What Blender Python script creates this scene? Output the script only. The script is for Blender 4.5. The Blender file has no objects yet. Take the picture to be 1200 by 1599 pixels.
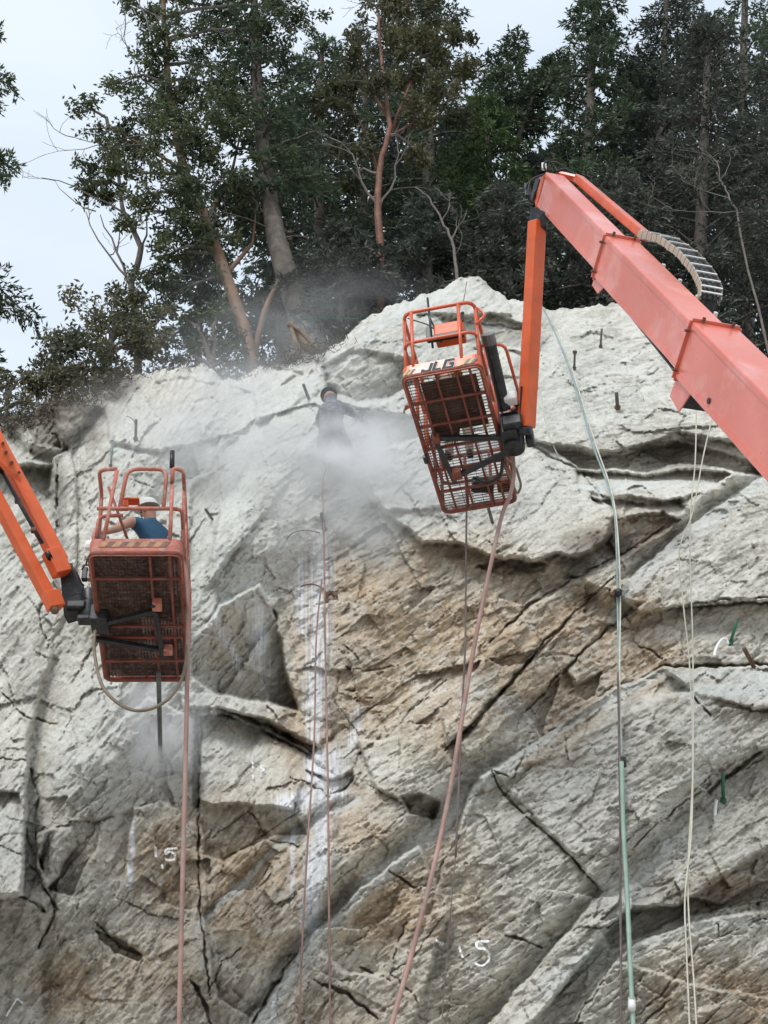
import bpy, bmesh, math, random
import numpy as np
from mathutils import Vector, Matrix, Quaternion

# ------------------------------------------------------------------ camera, world, sun, exposure
S = bpy.context.scene
COL = S.collection
F, PITCH = 2600.0, math.radians(37)
C0 = np.array([0, 0, 1.7])
FW = np.array([0, math.cos(PITCH), math.sin(PITCH)])
UP = np.array([0, -math.sin(PITCH), math.cos(PITCH)])
cd = bpy.data.cameras.new('camera')
cam = bpy.data.objects.new('camera', cd); COL.objects.link(cam)
cam.location = C0; cam.rotation_euler = (math.pi / 2 + PITCH, 0, 0)
cd.sensor_fit = 'VERTICAL'; cd.sensor_height = 24; cd.lens = 24 * F / 1599
cd.clip_end = 2000; S.camera = cam

SUN_EL, SUN_AZ = math.radians(46), math.radians(205)     # azimuth clockwise from +Y: behind and to the left of the camera
w = bpy.data.worlds.new('World'); S.world = w; w.use_nodes = True
nt = w.node_tree; nt.nodes.clear()
N = nt.nodes.new; L = nt.links.new
sky = N('ShaderNodeTexSky'); sky.sky_type = 'NISHITA'; sky.sun_disc = False
sky.sun_elevation = SUN_EL; sky.sun_rotation = SUN_AZ; sky.dust_density = 2.0
tc = N('ShaderNodeTexCoord'); mp = N('ShaderNodeMapping'); mp.inputs['Scale'].default_value = (1, 1, 2.2)
nz = N('ShaderNodeTexNoise'); nz.inputs['Scale'].default_value = 3.0; nz.inputs['Detail'].default_value = 7; nz.inputs['Roughness'].default_value = .5
cr = N('ShaderNodeValToRGB'); cr.color_ramp.elements[0].position = .28; cr.color_ramp.elements[1].position = .72
cr.color_ramp.elements[0].color = (7.0, 8.3, 9.8, 1); cr.color_ramp.elements[1].color = (9.6, 10.5, 11.4, 1)
mx = N('ShaderNodeMix'); mx.data_type = 'RGBA'; mx.inputs[0].default_value = .86
bg = N('ShaderNodeBackground'); bg.inputs[1].default_value = .075
out = N('ShaderNodeOutputWorld')
L(tc.outputs['Generated'], mp.inputs[0]); L(mp.outputs[0], nz.inputs[0]); L(nz.outputs[0], cr.inputs[0])
L(sky.outputs[0], mx.inputs[6]); L(cr.outputs[0], mx.inputs[7]); L(mx.outputs[2], bg.inputs[0]); L(bg.outputs[0], out.inputs[0])

sd = bpy.data.lights.new('sun', 'SUN'); sun = bpy.data.objects.new('sun', sd); COL.objects.link(sun)
sd.energy = 1.5; sd.angle = math.radians(18); sd.color = (1, .985, .96)
sdir = Vector((math.sin(SUN_AZ) * math.cos(SUN_EL), math.cos(SUN_AZ) * math.cos(SUN_EL), math.sin(SUN_EL)))
sun.rotation_euler = sdir.to_track_quat('Z', 'Y').to_euler(); sun.location = (-20, -20, 40)
S.view_settings.view_transform = 'Standard'; S.view_settings.look = 'None'
S.view_settings.exposure = 0.5; S.view_settings.gamma = 1
try: S.view_settings.use_curve_mapping = False
except Exception: pass
S.cycles.max_bounces = 8; S.cycles.volume_bounces = 6; S.cycles.volume_step_rate = 1.0; S.cycles.volume_max_steps = 64
S.cycles.transparent_max_bounces = 8

# ------------------------------------------------------------------ camera maths: a pixel of the photograph and a distance give a point
def ray(x, y):
    x = np.asarray(x, float); y = np.asarray(y, float)
    return FW + ((x - 600) / F)[..., None] * np.array([1., 0, 0]) + ((799.5 - y) / F)[..., None] * UP
def at(x, y, Y):
    """the point seen at pixel x, y that lies Y metres in front of the camera, horizontally"""
    r = ray(x, y); Y = np.asarray(Y, float)
    return C0 + r * (Y / r[..., 1])[..., None]
def P(x, y, Y): return Vector(at(x, y, Y))

# ------------------------------------------------------------------ noise
def _h(ix, iy, s):
    n = (ix.astype(np.int64) * 374761393 + iy.astype(np.int64) * 668265263 + s * 1442695041) & 0xffffffff
    n = ((n ^ (n >> 13)) * 1274126177) & 0xffffffff
    n = ((n ^ (n >> 16)) * 2246822519) & 0xffffffff
    return ((n ^ (n >> 15)) & 0xffffff) / float(0xffffff)
def perlin(x, y, s=0):
    x0 = np.floor(x); y0 = np.floor(y); fx = x - x0; fy = y - y0
    u = fx * fx * fx * (fx * (fx * 6 - 15) + 10); v = fy * fy * fy * (fy * (fy * 6 - 15) + 10)
    def g(dx, dy):
        a = _h(x0 + dx, y0 + dy, s) * 6.2831853
        return np.cos(a) * (fx - dx) + np.sin(a) * (fy - dy)
    a = g(0, 0); b = g(1, 0); c = g(0, 1); d = g(1, 1)
    return (a + (b - a) * u + (c - a) * v + (a - b - c + d) * u * v) * 1.5
def fbm(x, y, s=0, o=4, gain=.5):
    t = 0; a = 1.; n = 0
    for k in range(o):
        t = t + a * perlin(x, y, s + k * 17); n += a; a *= gain; x = x * 2.03 + 3.1; y = y * 2.03 - 1.7
    return t / n
def ridged(x, y, s=0, o=4):
    t = 0; a = 1.; n = 0
    for k in range(o):
        t = t + a * (1 - 2 * np.abs(perlin(x, y, s + k * 13))); n += a; a *= .5; x = x * 2.1 + 1.3; y = y * 2.1 + 5.7
    return t / n
def chips(x, y, s=0, jit=.9):
    """every cell of a Voronoi diagram is a plane with its own tilt and its own height: fractured rock"""
    x0 = np.floor(x); y0 = np.floor(y); best = np.full(x.shape, 9.); second = np.full(x.shape, 9.); h = np.zeros(x.shape)
    for dx in (-1, 0, 1):
        for dy in (-1, 0, 1):
            cx = x0 + dx; cy = y0 + dy
            px = cx + .5 + jit * (_h(cx, cy, s) - .5); py = cy + .5 + jit * (_h(cx, cy, s + 1) - .5)
            d = (x - px) ** 2 + (y - py) ** 2
            hh = .45 * (_h(cx, cy, s + 2) - .5) + (_h(cx, cy, s + 3) - .5) * 2.2 * (x - px) + (_h(cx, cy, s + 4) - .35) * 2.2 * (y - py)
            m = d < best
            second = np.where(m, best, np.minimum(second, d)); h = np.where(m, hh, h); best = np.where(m, d, best)
    return h, np.sqrt(second) - np.sqrt(best)
def sstep(a, b, x):
    t = np.clip((x - a) / (b - a), 0, 1); return t * t * (3 - 2 * t)
def seg_dist(x, y, pts):
    """distance to a polyline, signed by the side (positive = right-hand / lower side when walking along it)"""
    best = np.full(np.shape(x), 1e9); sg = np.zeros(np.shape(x)); tt = np.zeros(np.shape(x))
    n = len(pts) - 1
    for k in range(n):
        (ax, ay), (bx, by) = pts[k][:2], pts[k + 1][:2]
        ex, ey = bx - ax, by - ay; l2 = ex * ex + ey * ey
        t = np.clip(((x - ax) * ex + (y - ay) * ey) / l2, 0, 1)
        d = np.hypot(x - ax - t * ex, y - ay - t * ey)
        m = d < best; best = np.where(m, d, best)
        sg = np.where(m, np.sign(ex * (y - ay) - ey * (x - ax)), sg); tt = np.where(m, (k + t) / n, tt)
    return best, sg, tt
def poly_sd(x, y, pts):
    d, _, _ = seg_dist(x, y, list(pts) + [pts[0]])
    ins = np.zeros(np.shape(x), bool); n = len(pts)
    for k in range(n):
        (ax, ay), (bx, by) = pts[k], pts[(k + 1) % n]
        if ay == by: continue
        ins ^= ((ay > y) != (by > y)) & (x < (bx - ax) * (y - ay) / (by - ay) + ax)
    return np.where(ins, -d, d)

# ------------------------------------------------------------------ the relief of the cliff, as metres of horizontal distance
BASE = [(-400, 27), (430, 22.7), (560, 21.5), (660, 20.6), (850, 19.6), (1000, 19.2), (1188, 18.5), (1400, 18.2), (1599, 17.8), (1750, 17.6), (3300, 17)]
RIM = [(-200, 655), (0, 652), (50, 645), (75, 622), (130, 612), (170, 603), (200, 585), (250, 576), (300, 572), (318, 566), (345, 588), (372, 590), (400, 573), (440, 566), (480, 560), (505, 552),
       (530, 536), (560, 504), (610, 477), (650, 463), (690, 448), (718, 434), (745, 432), (768, 446), (792, 466), (838, 466), (850, 482), (900, 479), (960, 474), (1010, 500), (1080, 540), (1140, 580), (1200, 610), (1400, 640)]
# polygon, offset, tilt to the right per 100 px, tilt downwards per 100 px, hinge (x, y), softness px, left fade (x0, x1)
FACETS = [
 ([(165,640),(230,598),(300,590),(392,612),(385,672),(300,690),(250,704),(172,690)], -.22, .05, -.30, (280,700), 5, None),
 ([(395,590),(470,575),(505,590),(450,640),(400,660)], -.18, .2, -.2, (440,640), 5, None),
 ([(170,700),(245,712),(300,700),(310,740),(260,790),(190,770)], -.12, .25, .25, (240,700), 5, None),
 ([(430,650),(500,612),(470,730),(390,830),(330,905),(345,800)], -.22, .35, .0, (400,760), 6, None),
 ([(300,760),(382,705),(350,800),(320,880),(290,905)], .16, -.2, .1, (330,800), 5, None),
 ([(150,930),(250,880),(292,955),(210,1080),(130,1180),(105,1100)], -.2, -.25, .05, (200,1000), 6, None),
 ([(120,1195),(230,1090),(300,1120),(296,1200),(215,1262),(150,1280)], -.2, .15, .15, (220,1180), 5, None),
 ([(560,730),(700,700),(800,720),(700,790),(600,800)], -.10, .15, -.2, (680,760), 6, None),
 ([(785,460),(1300,460),(1300,690),(1060,685),(960,705),(880,698),(820,688),(790,640)], -.35, .10, -.25, (950,700), 7, None),
 ([(870,706),(970,712),(1060,690),(1150,712),(1220,740),(1130,735),(1060,722),(1010,738),(900,728)], .5, 0, .3, (1000,700), 5, None),
 ([(985,700),(1060,676),(1150,690),(1190,740),(1130,732),(1040,722)], .35, 0, 0, (1000,700), 5, None),
 ([(900,735),(1010,745),(1060,735),(1140,742),(1100,770),(1040,780),(960,775),(905,760)], -.3, 0, -1.6, (1000,780), 4, None),
 ([(925,775),(1010,790),(1060,775),(1075,805),(1010,812),(950,808)], -.15, 0, -1.6, (1000,810), 4, None),
 ([(500,545),(560,495),(730,425),(800,462),(812,560),(800,690),(720,690),(640,650),(560,640),(520,600)], -.45, .1, -.15, (640,680), 12, None),
 ([(505,575),(545,548),(640,560),(655,600),(610,625),(560,630),(515,610)], .25, .1, .9, (560,560), 9, None),
 ([(640,470),(730,430),(800,465),(800,490),(700,492),(650,490)], -.25, 0, -.9, (720,492), 4, None),
 ([(690,500),(770,492),(838,510),(838,540),(780,545),(700,530)], .35, 0, .4, (760,500), 4, None),
 ([(740,545),(838,548),(830,590),(760,585)], -.2, .2, -.9, (780,590), 4, None),
 ([(520,720),(640,690),(720,672),(815,688),(880,715),(918,742),(962,800),(942,850),(905,872),(870,862),(825,880),(770,868),(720,850),(660,845),(600,800)], -.6, .1, -.2, (760,860), 5, (500,740)),
 ([(900,872),(945,845),(975,812),(1035,800),(1060,812),(1005,850),(945,880),(905,905),(880,900)], .5, .1, .1, (960,850), 5, None),
 ([(745,884),(800,872),(856,880),(850,892),(790,900)], .55, 0, 0, (800,884), 4, None),
 ([(85,715),(112,700),(120,780),(118,880),(108,960),(88,900),(82,790)], -.45, 1.2, 0, (100,800), 3, None),
 ([(-300,655),(85,640),(95,700),(60,690),(40,660),(-300,650)], .3, 0, .3, (40,650), 5, None),
 ([(92,618),(150,606),(168,625),(150,680),(110,705),(98,680)], -.25, .4, .1, (100,700), 4, None),
 ([(-400,720),(80,730),(78,900),(85,1000),(45,1150),(35,1400),(-400,1420)], -.05, .25, -.35, (60,1000), 8, None),
 ([(-400,1180),(30,1240),(50,1330),(85,1395),(70,1420),(-400,1420)], -.2, .2, -.4, (40,1400), 4, None),
 ([(-400,1430),(60,1430),(70,1500),(60,1620),(-400,1700)], -.25, .2, -.25, (40,1560), 4, None),
 ([(295,1012),(345,945),(405,915),(440,985),(446,1060),(462,1106),(400,1092),(335,1082),(300,1055)], -.45, .1, .75, (370,940), 5, None),
 ([(398,925),(432,960),(448,1060),(466,1108),(425,1102),(405,1040)], .0, .8, 0, (400,1000), 4, None),
 ([(285,1082),(340,1086),(420,1100),(498,1150),(500,1168),(470,1158),(420,1128),(345,1106),(290,1104)], -.4, .1, -.6, (400,1150), 3, None),
 ([(338,1104),(420,1126),(497,1166),(488,1184),(440,1160),(390,1128),(340,1116)], .45, 0, 0, (400,1100), 3, None),
 ([(312,1118),(350,1114),(430,1150),(492,1186),(530,1215),(470,1222),(455,1262),(380,1256),(316,1250)], -.45, .15, -.75, (400,1255), 4, None),
 ([(314,1250),(380,1257),(455,1263),(480,1300),(420,1305),(350,1345),(318,1330)], -.1, .1, .7, (400,1255), 4, None),
 ([(300,1110),(312,1118),(316,1260),(304,1262)], .3, 0, 0, (300,1110), 2, None),
 ([(210,1262),(250,1250),(306,1290),(308,1420),(240,1410),(190,1400)], -.2, .1, .18, (260,1260), 4, None),
 ([(322,1310),(385,1300),(470,1330),(480,1400),(470,1480),(430,1520),(395,1590),(340,1560),(322,1440)], -.1, -.1, .1, (400,1300), 4, None),
 ([(108,1285),(160,1282),(148,1330),(110,1398),(75,1392),(62,1345),(75,1300)], .35, -.3, .25, (110,1300), 4, None),
 ([(60,1300),(110,1290),(120,1320),(90,1370),(70,1385),(58,1350)], -.45, .6, -.2, (90,1340), 4, None),
 ([(155,1450),(190,1470),(222,1490),(216,1500),(180,1488),(158,1465)], .45, 0, 0, (180,1470), 3, None),
 ([(480,1205),(515,1243),(560,1224),(552,1205),(520,1215)], .35, 0, 0, (500,1200), 3, None),
 ([(560,1160),(620,1150),(690,1170),(740,1215),(690,1245),(640,1260),(590,1230)], -.2, .2, .1, (640,1200), 4, None),
 ([(626,1246),(660,1240),(684,1250),(676,1278),(640,1272)], .5, 0, 0, (650,1250), 3, None),
 ([(560,1370),(650,1320),(740,1290),(720,1400),(640,1440),(600,1520),(540,1520),(500,1480)], -.05, .1, .25, (600,1380), 6, None),
 ([(820,1110),(885,1048),(900,1072),(942,1050),(930,1085),(880,1112),(846,1152)], .35, .1, .1, (860,1100), 3, None),
 ([(775,1000),(835,945),(900,905),(940,930),(850,1005),(780,1080),(700,1165),(690,1120)], -.28, .35, .1, (820,1000), 4, None),
 ([(850,1010),(950,925),(1000,945),(950,985),(880,1046),(800,1120),(730,1180),(715,1165)], -.12, .3, .15, (860,1040), 4, None),
 ([(955,925),(985,900),(1085,815),(1200,735),(1300,690),(1300,930),(1200,938),(1060,945),(1000,955)], -.55, -.15, -.25, (1060,930), 5, None),
 ([(985,955),(1060,950),(1300,938),(1300,1050),(1120,1040),(1040,1045),(980,1000)], -.15, -.1, .1, (1060,950), 4, None),
 ([(745,1215),(850,1152),(900,1115),(960,1076),(1035,1044),(1300,1040),(1300,1110),(1180,1172),(1040,1290),(935,1390),(870,1470),(760,1605),(700,1620),(650,1500),(700,1330)], -.5, -.05, .12, (900,1200), 5, None),
 ([(745,1215),(850,1152),(960,1076),(1035,1044),(1080,1078),(1000,1100),(900,1150),(800,1215),(760,1235)], -.15, -.05, -.5, (900,1200), 10, None),
 ([(768,1205),(940,1388),(900,1440),(760,1605),(690,1620),(640,1500),(700,1330)], .14, .08, 0, (800,1300), 3, None),
 ([(1040,1040),(1300,1035),(1300,1100),(1180,1110),(1090,1082)], -.2, -.1, -.9, (1100,1100), 5, None),
 ([(870,1475),(935,1390),(1040,1290),(1180,1172),(1300,1100),(1300,1290),(1190,1330),(1110,1382),(1055,1416),(985,1424),(955,1450),(820,1610),(760,1605)], -.38, -.15, -.3, (1000,1380), 5, None),
 ([(1090,1225),(1180,1165),(1188,1172),(1110,1240)], .35, 0, 0, (1100,1200), 3, None),
 ([(942,1452),(985,1420),(1055,1414),(1110,1378),(1200,1322),(1300,1285),(1300,1395),(1200,1400),(1120,1422),(1060,1432),(1000,1462),(955,1482)], .6, 0, .1, (1050,1420), 4, None),
 ([(1070,1400),(1150,1360),(1200,1372),(1130,1412)], -.35, 0, 0, (1100,1400), 4, None),
 ([(830,1640),(915,1545),(962,1495),(1010,1465),(1100,1434),(1300,1410),(1300,1800),(700,1800)], -.35, -.1, .15, (1000,1500), 4, None),
 ([(962,1500),(1050,1530),(1200,1560),(1300,1560),(1300,1800),(830,1800),(900,1590)], -.2, .05, .2, (1000,1560), 5, None),
 ([(395,1620),(430,1540),(480,1470),(560,1390),(655,1320),(700,1420),(640,1620)], -.3, 0, .1, (500,1500), 5, None),
]
# a step along a line: what lies to the right of the walking direction stands proud, and the strip itself is a ledge facing the sky
LEDGES = [
 ([(830,1150),(745,1210),(660,1300),(560,1378),(500,1445),(450,1500),(390,1620)], -.55, 34, 60),
 ([(1250,700),(1180,745),(1090,812),(1040,850),(985,905),(960,955)], -.5, 26, 90),
 ([(1160,1160),(1040,1290),(960,1370),(860,1470),(740,1620)], -.35, 34, 90),
 ([(560,1240),(490,1280),(440,1310),(390,1360),(310,1440)], -.22, 16, 60),
]
RIBS = [  # long rounded ribs (negative) and gullies (positive): polyline, metres, half width px
 ([(600,540),(470,690),(360,830),(260,1010),(150,1200),(70,1400)], -.85, 105),
 ([(300,620),(240,700),(200,800),(150,960)], -.45, 60),
 ([(100,690),(92,760),(112,900),(95,1000),(60,1130),(48,1300),(75,1420),(70,1620)], .16, 16),
 ([(420,600),(370,690),(330,760)], .30, 45),
 ([(480,900),(470,1050),(500,1180)], .22, 50),
 ([(0,668),(40,705),(90,722),(150,650)], .40, 12),
 ([(120,1000),(60,1130),(40,1230)], .15, 30),
 ([(640,860),(560,980),(500,1060)], -.2, 60),
]
CRACKS = [  # polyline, half width px, depth m
 ([(765,1005),(830,942),(900,902),(1000,852),(1035,822)], 4, .45), ([(695,1172),(760,1110),(850,1003),(920,935),(965,895)], 3.5, .45),
 ([(818,1115),(880,1048),(950,980),(985,958)], 4, .45), ([(768,1203),(786,1240),(850,1300),(905,1350),(936,1388)], 3.2, .40),
 ([(1060,946),(1120,938),(1200,934),(1290,925)], 3, .35), ([(985,998),(1015,1015),(1042,1032)], 3, .3),
 ([(540,1040),(565,1050),(625,1040)], 3.5, .3), ([(536,1005),(556,1022),(562,1040)], 2.5, .2),
 ([(770,872),(805,886),(856,882)], 4, .4), ([(306,1112),(312,1200),(310,1300),(313,1440),(330,1560)], 3, .5),
 ([(340,1105),(420,1134),(494,1178)], 5, .7), ([(452,1212),(500,1232),(515,1246),(556,1216)], 3.5, .4),
 ([(605,1360),(632,1375),(656,1392)], 4, .4), ([(636,1438),(622,1470),(614,1500)], 3, .3), ([(490,1530),(540,1552),(592,1592)], 5, .5),
 ([(788,1458),(820,1468),(850,1482)], 4, .4), ([(395,1600),(425,1545),(466,1485)], 5, .6), ([(300,1530),(318,1560),(330,1600)], 6, .6),
 ([(560,1215),(640,1262),(600,1300),(520,1330)], 2, .15), ([(150,1440),(190,1478),(222,1492)], 4, .5), ([(55,1300),(70,1390),(90,1420),(60,1480)], 4, .5),
 ([(20,1395),(60,1412),(72,1425)], 4, .5), ([(40,1180),(60,1240),(55,1300)], 4, .4), ([(1085,1090),(1110,1118)], 3.5, .4), ([(960,1500),(935,1545),(895,1600)], 3.5, .4),
 ([(1200,1180),(1100,1232),(1075,1248),(1010,1300),(985,1330)], 2.4, .3), ([(905,1450),(950,1448),(985,1420)], 3, .4), ([(0,1080),(40,1120),(90,1130)], 3, .3),
 ([(0,1185),(50,1190)], 3, .3), ([(0,1320),(40,1340),(80,1390)], 2.5, .3), ([(330,1310),(390,1265),(420,1310),(480,1325)], 2, .2), ([(350,1345),(470,1265)], 2.2, .2),
 ([(700,1420),(640,1500),(610,1520),(650,1560),(655,1590)], 2, .2), ([(180,1400),(240,1430),(300,1440)], 2, .2), ([(560,1510),(610,1530)], 4, .35), ([(830,1160),(800,1215),(770,1203)], 3.5, .35),
 ([(330,1540),(350,1500),(380,1480)], 3, .3), ([(90,725),(88,800),(84,900)], 4, .5), ([(78,915),(60,960),(75,1010)], 4, .4), ([(880,1145),(890,1190)], 2.4, .2),
 ([(530,1045),(525,1100),(565,1150)], 1.6, .12), ([(540,1080),(575,1075)], 2, .2), ([(555,1090),(585,1088)], 2, .2), ([(700,1060),(640,1110),(600,1160)], 1.8, .15),
 ([(1050,1560),(1000,1600)], 3, .35), ([(1200,1430),(1090,1480),(1040,1545),(990,1590)], 2.2, .22), ([(820,690),(905,735),(960,800)], 4, .4), ([(1120,1440),(1125,1470)], 2.4, .2),
 ([(835,515),(700,500)], 3, .25), ([(640,590),(730,600),(800,640)], 2, .15), ([(400,568),(470,585),(440,600)], 5, .4), ([(300,745),(240,760),(180,740)], 2, .15),
]
def rim_y(x): return np.interp(x, [p[0] for p in RIM], [p[1] for p in RIM])
def rim_jag(x): return 5 * fbm(x / 30, x * 0 + 3, 91, 3) + 2.4 * np.tanh(4 * perlin(x / 19, x * 0 + 7.3, 93)) + 0.6 * np.tanh(5 * perlin(x / 7, x * 0 + 2.3, 95))
def rot(x, y, deg, sx, sy):
    a = math.radians(deg); return (x * math.cos(a) - y * math.sin(a)) / sx, (x * math.sin(a) + y * math.cos(a)) / sy
def relief(x, y, fine=True):
    wx = x + 7 * fbm(x / 60, y / 60, 5, 4) + 1.6 * perlin(x / 8, y / 8, 8); wy = y + 7 * fbm(x / 60, y / 60, 25, 4) + 1.6 * perlin(x / 8, y / 8, 28)
    Y = np.interp(y, [p[0] for p in BASE], [p[1] for p in BASE])
    shp = np.shape(Y); Y = np.array(Y, float).ravel(); fx = np.ravel(x); fy = np.ravel(y); wxf = np.ravel(wx); wyf = np.ravel(wy)
    cxw = fx + 5 * fbm(fx / 22, fy / 22, 61, 3) if CRACKS else fx; cyw = fy + 5 * fbm(fx / 22, fy / 22, 71, 3)
    cv = .55 + .75 * np.clip(perlin(fx / 26, fy / 26, 81) + .35, 0, 1.2)
    def near(pts, r):
        px = [p[0] for p in pts]; py = [p[1] for p in pts]
        return np.nonzero((fx > min(px) - r) & (fx < max(px) + r) & (fy > min(py) - r) & (fy < max(py) + r))[0]
    for pts, amp, hw in RIBS:
        i = near(pts, hw * 2.6 + 20); d, _, t = seg_dist(wxf[i], wyf[i], pts); Y[i] += amp * np.exp(-(d / hw) ** 2)
    for poly, off, gx, gy, (cx, cy), soft, fade in FACETS:
        if off > .25: off *= .68
        i = near(poly, soft + 24)
        if not len(i): continue
        sd_ = poly_sd(wxf[i], wyf[i], poly); m = 1 - sstep(-soft * .5, soft * .5 + 1, sd_)
        if fade: m = m * sstep(fade[0], fade[1], wxf[i])
        Y[i] += m * (off + gx * np.clip(fx[i] - cx, -400, 400) / 100 + gy * np.clip(fy[i] - cy, -400, 400) / 100)
    for pts, off, wd, fade in LEDGES:
        i = near(pts, wd + fade * 2.5 + 24)
        if not len(i): continue
        d, sg, t = seg_dist(wxf[i], wyf[i], pts); s = d * sg
        Y[i] += off * sstep(-2, wd, s) * (1 - sstep(wd, wd + fade * 2.5, s)) * np.clip(np.minimum(t, 1 - t) * 12, 0, 1)
    for pts, hw, dep in CRACKS:
        i = near(pts, 24)
        if not len(i): continue
        d, _, t = seg_dist(cxw[i], cyw[i], pts)
        taper = (.25 + .75 * np.clip(np.minimum(t, 1 - t) * 5, 0, 1)) * cv[i]
        Y[i] += .45 * dep * np.clip(cv[i], 0, 1) * (1 - sstep(hw * .2 * taper, hw * .85 * taper, d))
    Y = Y.reshape(shp)
    # foliation: the layers of the rock run up to the right, steeper on the left-hand rib
    wl = sstep(560, 300, x - .25 * (y - 900)); wr = sstep(760, 950, x) * sstep(900, 700, y)
    wc = np.clip(1 - wl - wr, 0, 1)
    brown = blob_map(x, y, BROWN)
    for wgt, ang, s in ((wl, 52, 100), (wr, 14, 200), (wc, 36, 300)):
        u, v = rot(wx, wy, ang, 260, 95); c1, e1 = chips(u, v, s)
        u, v = rot(wx, wy, ang, 95, 34); c2, e2 = chips(u, v, s + 10)
        u, v = rot(wx, wy, ang + 5, 66, 15); c3, e3 = chips(u, v, s + 20)
        u, v = rot(wx, wy, ang - 5, 60, 11); f1 = fbm(u, v, s + 30, 3, .55)
        k = .15 * c1 + .080 * c2 + .040 * c3 + .03 * f1
        if fine:
            u, v = rot(wx, wy, ang - 8, 34, 6.0); c4, _ = chips(u, v, s + 40); k = k + .032 * c4
            u, v = rot(x, y, ang, 16, 3.4); k = k + .018 * perlin(u, v, s + 50)
        Y = Y + wgt * k
    c5, e5 = chips(wx / 70, wy / 58, 900); c6, _ = chips(wx / 27 + 3, wy / 22, 920)
    Y = Y + (.55 + .9 * brown) * (.12 * c5 + .028 * c6) + .18 * fbm(x / 210, y / 210, 40, 4) + .005 * fbm(x / 6, y / 6, 77, 2)
    # the edge of the plateau rounds off
    r = y - (rim_y(x) + rim_jag(x))
    Y = Y + .6 * np.exp(-np.clip(r, 0, 400) / 8)
    return Y
# painted-in stains (brown iron staining, white lime runs, grey rock dust, dark soil with dark recesses and cracks): x, y, rx, ry, strength
BROWN = [(260,625,90,35,.35),(330,660,60,30,.25),(150,690,30,40,.3),(450,590,50,20,.4),(520,950,80,100,.95),(480,1130,60,90,.7),(560,1290,80,60,.6),(350,1250,50,30,.5),(640,960,150,110,.9),(820,1000,170,110,1),(560,1080,110,80,.8),(720,1130,120,70,.6),(700,880,110,60,.7),(1000,1040,90,50,.7),(880,1110,60,60,1),(850,1180,60,26,.9),
 (260,1350,80,80,.8),(400,1400,90,110,.9),(600,1420,110,70,.85),(470,1240,60,40,.5),(120,1540,80,70,.7),(250,1520,120,80,.5),(520,1570,100,50,.5),(1120,1560,120,60,.8),(1140,1390,90,26,.8),
 (970,830,90,30,.7),(960,950,90,50,.7),(420,1290,60,30,.5),(130,640,50,40,.5),(560,590,60,30,.6),(430,590,60,25,.4),(680,1350,80,60,.5),(350,990,40,60,.35),(150,1300,60,50,.4),(640,1560,120,60,.3),(1190,600,30,40,.3),(720,1420,80,60,.4)]
DUSTY = [(520,690,210,150,1),(620,600,120,90,.6),(330,720,150,120,.7),(680,760,120,80,.9),(400,780,130,160,.75),(240,680,130,90,.5),(230,1130,120,110,1),(150,1200,80,120,.8),(330,880,100,110,.7),(40,900,70,200,.45),(860,770,110,70,.4),(900,600,150,90,.45),(900,1250,200,160,.35),
 (1000,1400,140,60,.35),(700,480,120,60,.5),(20,1280,60,100,.5),(200,740,90,100,.4)]
SOIL_RECESS = [(40,640,130,30,1.1),(100,640,40,30,1),(175,604,40,20,1.1),(80,680,30,40,.7),(140,668,18,30,.6),(960,850,80,26,.9),(1050,705,80,20,.85),(90,760,14,60,.6),(60,1330,16,90,.6),(1120,1400,130,20,.5),(310,1190,7,90,.6),(440,1150,60,14,.6),(585,610,60,20,.3),(400,560,100,9,.8),  # soil along the rim, plus dark blobs in recesses and cracks
 (880,1100,34,34,.5),(660,1262,28,16,.7),(105,1340,20,40,.5),(300,1560,60,40,.4),(790,520,60,18,.4),(900,880,40,22,.7),(1040,835,50,20,.6)]
RUNS = [([(503,830),(500,900),(494,1000),(489,1100),(492,1180)], 5, 1.3), ([(503,850),(498,1000),(490,1180)], 15, .6), ([(492,1180),(505,1280),(492,1370),(480,1480)], 13, .9), ([(470,880),(476,1000)], 10, .5), ([(520,1180),(530,1260)], 16, .4),
 ([(205,1280),(206,1330),(203,1392)], 4, 1), ([(460,1290),(455,1350),(456,1420)], 3, .7), ([(445,1260),(475,1250),(510,1240)], 16, .7), ([(400,960),(412,1040),(430,1100)], 14, .45), ([(425,1545),(430,1600)], 3, .8), ([(560,1110),(545,1180)], 8, .3), ([(335,960),(372,1040),(385,1080)], 8, .22)]
PALE_EDGES = [(LEDGES[0][0], 16, 15), (LEDGES[1][0], 12, 12), (LEDGES[3][0], 7, 6), ([(850,1150),(960,1082),(1030,1050),(1200,1050)], 4, 8), ([(400,905),(340,950),(300,1010)], -6, 14),  # pale strips along ledges and edges, written into the dust mask
 ([(1040,1052),(1085,1080),(1120,1075),(1260,1070)], 4, 14), ([(540,560),(600,490),(700,445)], 10, 12), ([(905,760),(1000,752),(1100,748)], 3, 9), ([(955,1500),(1010,1472),(1100,1444),(1200,1432)], 2, 7), ([(310,1118),(360,1118),(430,1150)], 4, 6), ([(860,1530),(960,1450),(1040,1300)], 10, 16)]
def blob_map(x, y, blobs):
    o = np.zeros(np.shape(x))
    for cx, cy, rx, ry, s in blobs:
        o = np.maximum(o, s * np.exp(-(((x - cx) / rx) ** 2 + ((y - cy) / ry) ** 2) ** 1.5))
    return o
def surf(x, y, off=0.0):
    """a point on the cliff, off metres in front of it"""
    x = np.atleast_1d(np.asarray(x, float)); y = np.atleast_1d(np.asarray(y, float))
    return at(x, y, relief(x, y) - off)
def S1(x, y, off=0.0): return Vector(surf(x, y, off)[0])

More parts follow.
